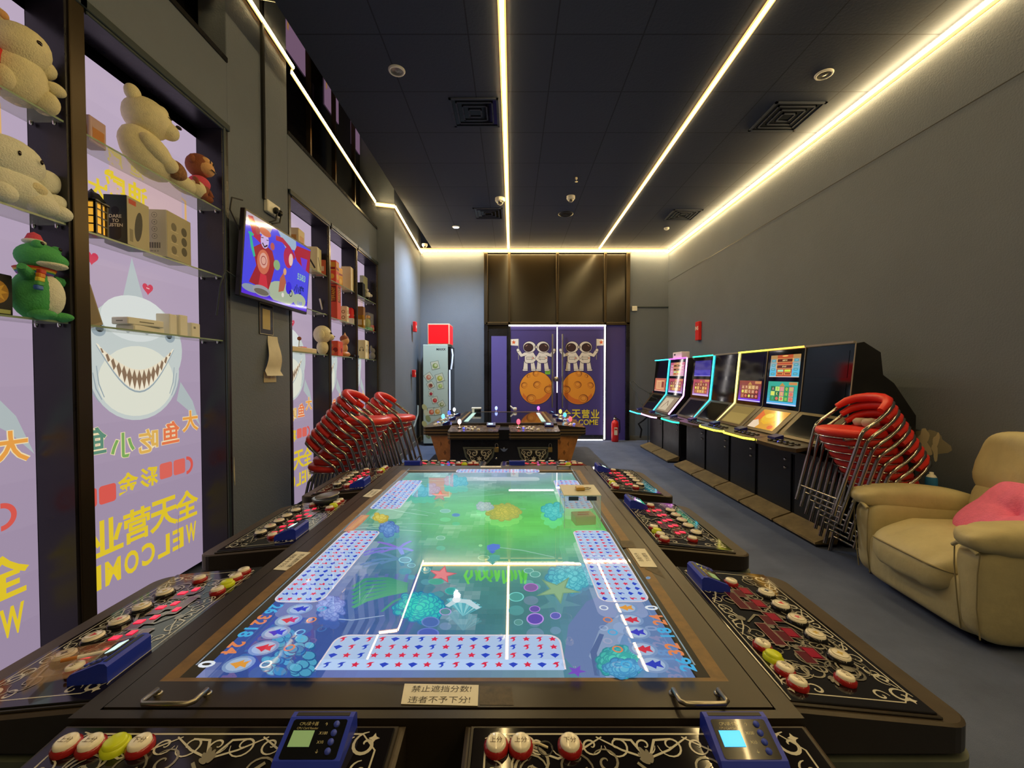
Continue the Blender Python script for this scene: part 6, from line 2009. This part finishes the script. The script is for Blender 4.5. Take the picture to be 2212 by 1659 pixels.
    # foot rest
    b = MB(); b.prism([(P(2.18), .02), (P(2.34), .02), (P(2.355), .085), (P(2.34), .09), (P(2.18), .035)], -h + .008, h - .008, FOOT, 'y'); b.box((P(2.19), -h + .01, 0), (P(2.335), h - .01, .02), 'plast_b'); b.build('footrest', T)
    return T


slot_machine(6.68, 7.32, .66, None, 'menu', None, (C_CY, C_CY, C_CY), 'slot machine with cyan edge light and an orange menu, farthest of the row')
slot_machine(6.01, 6.68, .67, 'totem_pink', 'reel_pink', 'cream', (C_MG, '#f8a0ff', '#f8b0ff'), 'slot machine with magenta edge light and two lit pink screens')
slot_machine(5.20, 5.79, .69, 'blue', 'reel_pink', None, (C_GR, C_CY, C_GR), 'slot machine with broad cyan edge light and a violet upper screen')
slot_machine(4.62, 5.20, .71, None, None, None, (None, '#d8c870', None), 'switched off slot machine between the cyan and the yellow edge light')
slot_machine(4.11, 4.62, .73, None, 'reel_orange', 'beige', (C_YE, None, C_YE), 'slot machine with yellow top light and orange to violet lower screen')
slot_machine(3.58, 4.11, .735, 'totem', 'reel_teal', 'dragon', (C_OR, None, C_YE), 'slot machine with bright teal letter screen and orange jackpot screen')
slot_machine(3.06, 3.58, .735, None, None, None, (None, None, None), 'switched off slot machine next to the stacked red chairs')
q = on_x(1463, 768, 2.5)
o = empty('white_carton', (2.53, 6.45, 1.455), 0, 'white carton lying on top of the magenta lit slot machine', 'box')
b = MB(); b.box((-.06, -.17, 0), (.06, .17, .12), 'plast_w', .006); b.build('carton', o)
a = Art((-.0605, 0, .08), (0, -1, 0), (0, 0, 1)); a.rect(-.12, -.01, -.06, .015, '#222222'); a.build('slot_mark', o)
mb = MB(); mb.tube([(2.35, 7.42, .0), (2.35, 7.42, .55), (2.28, 7.6, .75), (2.18, 7.75, 1.0), (2.14, 7.8, 1.10), (2.20, 7.78, 1.12), (2.26, 7.7, 1.02), (2.5, 7.5, .85)], .008, 'tealtrim'); mb.tube([(2.30, 7.7, .1), (2.33, 7.72, .25), (2.28, 7.74, .35), (2.36, 7.7, .42), (2.4, 7.6, .5)], .016, 'plast_b')
tag(mb.build('power_cable'), 'looped dark cable behind the farthest slot machine', 'cable')
o = empty('fire_extinguisher', (2.62, 7.80, .55), 0, 'red fire extinguisher hanging behind the farthest slot machine', 'fire extinguisher')
b = MB(); b.lathe([(0, 0), (.06, .01), (.065, .03), (.065, .38), (.03, .43), (0, .44)], (0, 0, 0), 'red', 18); b.build('cylinder', o)
b = MB(); b.box((-.012, -.04, .44), (.012, .03, .48), 'plast_b', .003); b.box((-.03, .06, .1), (.03, .30, .35), 'steel'); b.build('valve', o)

# ================================================================ STACKING CHAIRS
CHR = mat('chair_chrome', '#a39f9a', .16, metal=1.0)


def make_chair():
    """faces local +x, feet on z=0"""
    T = empty('stacking_chair', (0, 0, 0), 0, 'x', 'chair', 'x')
    b = MB(); b.lathe([(0, .478), (.17, .478), (.187, .486), (.192, .503), (.186, .520), (.165, .530), (.10, .534), (0, .535)], (.02, 0, 0), 'redvinyl', 32); b.build('seat', T)
    b = MB(); b.lathe([(.176, .472), (.186, .472), (.188, .478), (.176, .478)], (.02, 0, 0), 'chrome', 32)
    b.tube([(.16, -.13, .468), (-.12, -.13, .468)], .009, 'chrome'); b.tube([(.16, .13, .468), (-.12, .13, .468)], .009, 'chrome'); b.build('seat_ring', T)
    path = [(.25, -.175, .0), (.235, -.175, .06), (.11, -.200, .50), (.095, -.202, .53), (.06, -.205, .56), (.005, -.205, .60), (-.05, -.20, .645), (-.10, -.18, .682), (-.138, -.14, .702), (-.162, -.07, .713), (-.170, 0, .716)]
    full = path + [(x, -y, z) for x, y, z in path[:-1][::-1]]
    b = MB(); b.tube(full, .0115, CHR, 9); b.tube([(.222, -.177, .10), (.222, .177, .10)], .008, CHR, 8); b.build('tube_frame', T)
    b = MB(); b.tube([(-.025, -.180, .655), (-.080, -.162, .694), (-.118, -.124, .716), (-.142, -.06, .727), (-.15, 0, .730), (-.142, .06, .727), (-.118, .124, .716), (-.080, .162, .694), (-.025, .180, .655)],
                     [.018, .025, .028, .030, .030, .030, .028, .025, .018], 'redvinyl', 14); b.build('backrest', T)
    for s_ in (-1, 1):
        b = MB(); b.tube([(-.07, s_ * .13, .468), (-.12, s_ * .145, .40), (-.20, s_ * .165, .02), (-.205, s_ * .165, 0)], .0105, CHR, 8); b.build('leg', T)
    return T


ORD = ['topmost', 'second from the top', 'third from the top', 'fourth from the top', 'fifth from the top', 'sixth from the top', 'seventh from the top', 'bottom one']
ch0 = make_chair(); first_ch = [True]
def chair_stack(x, y, rotz, n, lab, group, dx=-.045, dz=.052):
    for k in range(n):
        j = n - 1 - k
        loc = (x + math.cos(rotz) * dx * k, y + math.sin(rotz) * dx * k, dz * j)
        l = 'red and chrome chair, ' + (ORD[k] if k < n - 1 else 'bottom one') + ' of ' + lab
        if first_ch[0]:
            ch0.location = loc; ch0.rotation_euler = (0, 0, rotz); ch0['label'] = l; ch0['group'] = group; first_ch[0] = False
        else: dup(ch0, loc, (0, 0, rotz), l, group)


chair_stack(-1.20, 3.52, 0.06, 8, 'the tall stack near the shark poster', 'tall stack of red chairs near the shark poster', dx=-.040)
chair_stack(-1.16, 4.22, 0.02, 7, 'the stack in front of the pilaster', 'stack of red chairs near the pilaster', dx=-.042)
chair_stack(2.255, 2.84, PI, 8, 'the stack beside the armchair', 'stack of red chairs beside the armchair', dx=-.034)
CR = mat('crumpled_cloth', '#b0a090', .7)
o = empty('crumpled_tissue', (2.33, 2.84, .364 + .535), 0, 'pale crumpled tissues on the seat of the topmost chair', 'tissue')
b = MB()
for (x, y, s_) in ((0, -.05, 1), (.01, .04, .9)):
    r_ = random.Random(int(x * 100 + y * 1000))
    b.ell((x, y, .028 * s_), (.05 * s_, .045 * s_, .03 * s_), CR, e=.7, n=9, k=6, fn=lambda p, r_=r_: (p.x * r_.uniform(.75, 1.15), p.y * r_.uniform(.75, 1.15), p.z * r_.uniform(.8, 1.2)))
b.build('folds', o)

# ================================================================ ARMCHAIR
AC = empty('armchair', (2.11, 2.27, 0), rad(-5), 'tan leather recliner armchair against the plain wall', 'armchair')
b = MB()
b.ell((.36, 0, .17), (.36, .44, .145), 'tan', e=.25, e2=.28, n=40, k=20, fn=lambda p: (p.x, p.y * (1 + .05 * p.z / .14), p.z))
b.build('base', AC)
b = MB(); b.box((.1, -.36, 0), (.6, .36, .04), 'plast_b'); b.build('underframe', AC)
def seatfn(p):
    x = p.x
    drop = max(0, -x - .12) * .55
    w_ = .008 * math.sin(p.y * 38 + 3 * x) * max(0, min(1, (-x) * 3.2))
    return (x - .015 * math.cos(p.y * 4), p.y, p.z - drop * .6 + w_)
b = MB(); b.ell((.30, -.0, .325), (.345, .315, .105), 'tan', e=.38, e2=.55, n=64, k=26, fn=seatfn); b.build('seat_cushion', AC)
b = MB(); pts = []
for k in range(25):
    t = -PI / 2 * .93 + PI * .93 * k / 24
    pts.append((.30 - .352 * abs(math.cos(t)) ** .38, .313 * math.copysign(abs(math.sin(t)) ** .38, math.sin(t)), .302 + .012 * math.cos(t * 2)))
b.tube(pts, .0045, 'tanseam', 6); b.build('seam_piping', AC)
for s_ in (1, -1):
    cy = s_ * .395
    b = MB()
    b.ell((.33, cy, .26), (.335, .085, .235), 'tan', e=.35, e2=.4, n=36, k=20, fn=lambda p: (p.x - .02 * max(0, p.z) / .23, p.y * (1 + .25 * p.z / .23), p.z))
    b.build('arm', AC)
    b = MB()
    def armfn(p, s_=s_):
        f = max(0, -p.x / .33)
        fold = .006 * math.sin(p.x * 60 + p.y * 30) * max(0, f - .45) * 2
        return (p.x, p.y * (1 - .12 * f), p.z * (1 - .10 * f) + fold - .075 * max(0, p.x + .05))
    b.ell((.295, s_ * .41, .505), (.345, .115, .078), 'tan', e=.5, e2=.75, n=56, k=22, fn=armfn)
    b.build('arm_pad', AC)
    b = MB()
    for dy in (-.055, .055):
        b.tube([(-.012, cy + dy * 1.3, .45), (-.016, cy + dy * 1.2, .36), (-.008, cy + dy, .20), (.010, cy + dy, .06)], .003, 'tanseam', 6)
    b.tube([(-.02, cy - .07, .45), (-.028, cy - .03, .475), (-.028, cy + .03, .475), (-.02, cy + .07, .45)], .010, 'tan', 8)
    b.build('seam_piping', AC)
b = MB(); b.ell((.585, -.02, .50), (.105, .34, .17), 'tan', e=.5, e2=.6, n=40, k=18, rot=(0, .18, 0)); b.build('lumbar_cushion', AC)
b = MB()
b.ell((.625, -.02, .735), (.105, .35, .20), 'tan', e=.45, e2=.55, n=48, k=22, rot=(0, .16, 0), fn=lambda p: (p.x + .006 * math.sin(p.z * 25), p.y * (1 - .10 * max(0, p.z) / .2), p.z)); b.build('backrest', AC)
b = MB(); b.box((.60, -.32, .2), (.70, .30, .75), 'tan', .03); b.build('back_shell', AC)
AC.scale = (1, .84, 1)
# pink cushion
PC = empty('pink_cushion', (2.53, 2.13, .53), 0, 'pink tufted plush cushion lying on the armchair', 'cushion')
PC.rotation_euler = (rad(6), rad(-44), rad(-14))
def tuft(p):
    d = math.hypot(p.x, p.y)
    k_ = 1 - .55 * math.exp(-(d / .045) ** 2) - .22 * math.exp(-(p.x / .02) ** 2) - .22 * math.exp(-(p.y / .02) ** 2)
    return (p.x, p.y, p.z * k_ if p.z > 0 else p.z * .6)
b = MB(); b.ell((0, 0, .01), (.215, .215, .06), 'pink', e=.45, e2=.7, n=72, k=32, fn=tuft); b.build('plush_cover', PC)
b = MB(); b.ell((0, 0, -.018), (.222, .222, .030), 'whiteplush', e=.45, e2=.6, n=48, k=12); b.build('fleece_underside', PC)
# blue spray can on a little stool behind the chair
o = empty('side_stool', (2.855, 2.93, 0), 0, 'small black stool by the wall behind the armchair', 'stool')
b = MB(); b.box((-.06, -.08, .33), (.06, .08, .355), 'plast_b', .005); b.build('top', o)
for x in (-.05, .05):
    for y in (-.07, .07):
        b = MB(); b.box((x - .008, y - .008, 0), (x + .008, y + .008, .33), 'plast_b'); b.build('leg', o)
o = empty('spray_can', (2.86, 2.92, .3555), 0, 'blue spray can standing behind the armchair arm', 'spray can')
b = MB(); b.lathe([(0, 0), (.031, 0), (.033, .004), (.033, .175), (.028, .19)], (0, 0, 0), mat('blue_can', '#3d86c4', .3, spec=.6), 22); b.build('can_body', o)
b = MB(); b.lathe([(.028, .19), (.018, .205), (.012, .208), (.011, .222), (0, .223)], (0, 0, 0), 'plast_w', 18); b.build('nozzle', o)

# ================================================================ DRINKS FRIDGE
F = empty('drinks_fridge', (-1.325, 7.68, 0), 0, 'tall drinks fridge with fruit stickers beside the end wall', 'fridge')
FW = mat('pale_fridge_panel', '#bfd4d0', .35, spec=.4)
b = MB(); b.box((-.215, -.23, .04), (.215, .25, 1.755), FW, .006); b.box((-.20, -.21, 0), (.2, .23, .04), 'plast_b'); b.build('cabinet', F)
b = MB(); b.box((.217, -.225, .06), (.265, .25, 1.73), 'plast_b', .01); b.box((.266, -.18, .16), (.268, .2, 1.35), 'offscreen'); D_ = b.build('door', F)
b = MB(); b.tube([(.27, -.215, 1.33), (.29, -.225, 1.45), (.30, -.225, 1.58), (.285, -.222, 1.68)], .014, mat('pale_light_strip', '#cfdcf0', .3, em='#c8dcff', es=.7)); b.build('handle', D_)  # handle made to glow, imitating the bright glare on it
b = MB(); b.box((.235, -.232, .62), (.262, -.226, 1.32), MATS['pale_light_strip']); b.build('light_strip', D_)  # glowing bar stands in for white glare on the door edge
a = Art((0, -.2305, 0), (1, 0, 0), (0, 0, 1), 'print', .001)
a.txt('MAXX', .10, 1.675, .038, '#3a4652', wd=.16, bold=.02)
def fruit(px, py, s_, c1, c2, rot):
    s_ *= 1.2
    q = on_y(px, py, 7.45); x, z = q.x + 1.325, q.z
    pts = lambda k: [(x + k * math.cos(rot + PI / 4 + j * PI / 2), z + k * math.sin(rot + PI / 4 + j * PI / 2)) for j in range(4)]
    a.poly(pts(s_ * 1.12), '#7c9088'); a.poly(pts(s_), '#d6dccc')
    a.circ(x, z - s_ * .12, s_ * .52, c1); a.circ(x + s_ * .1, z, s_ * .28, c2)
fruit(940, 789, .075, '#90a860', '#d8e0b8', .2); fruit(926, 814, .07, '#c8806a', '#e0b8a0', .6); fruit(950, 816, .075, '#b8bc50', '#dce090', .3)
fruit(930, 832, .06, '#a86a5a', '#7a3a30', .5); fruit(951, 833, .062, '#a8c070', '#c8dc90', .2)
fruit(931, 850, .045, '#a02838', '#c04050', 0); fruit(939.5, 864, .06, '#c83a40', '#e06a60', .3); fruit(954, 873, .06, '#8a9a60', '#d8dcc0', .5)
fruit(932, 889, .07, '#d86a50', '#f0a890', .1); fruit(945, 888, .07, '#d8a850', '#f0d090', .2)
for k in range(6):
    q = on_y(917 + 4 * (k % 3), 880 + k * 12, 7.45); a.circ(q.x + 1.325, q.z, .04, ('#c8c890', '#d8dcc0', '#98a878')[k % 3], .06, rot=.5)
a.build('fruit_stickers', F)
o = empty('red_light_box', (-1.27, 7.68, 1.757), 0, 'red square sign box with pale edges on top of the fridge', 'sign box')
b = MB(); b.box((-.19, -.22, 0), (.19, .2, .36), mat('pale_pink_edge', '#e8c0a8', .4), .004); b.build('frame', o)
RL_ = mat('lit_red', '#e01018', .4, em='#f0101c', es=.62)
b = MB(); b.box((-.172, -.224, .018), (.172, -.2195, .342), RL_); b.build('front_face', o)
b = MB(); b.box((.1895, -.205, .018), (.193, .185, .342), RL_); b.build('side_face', o)
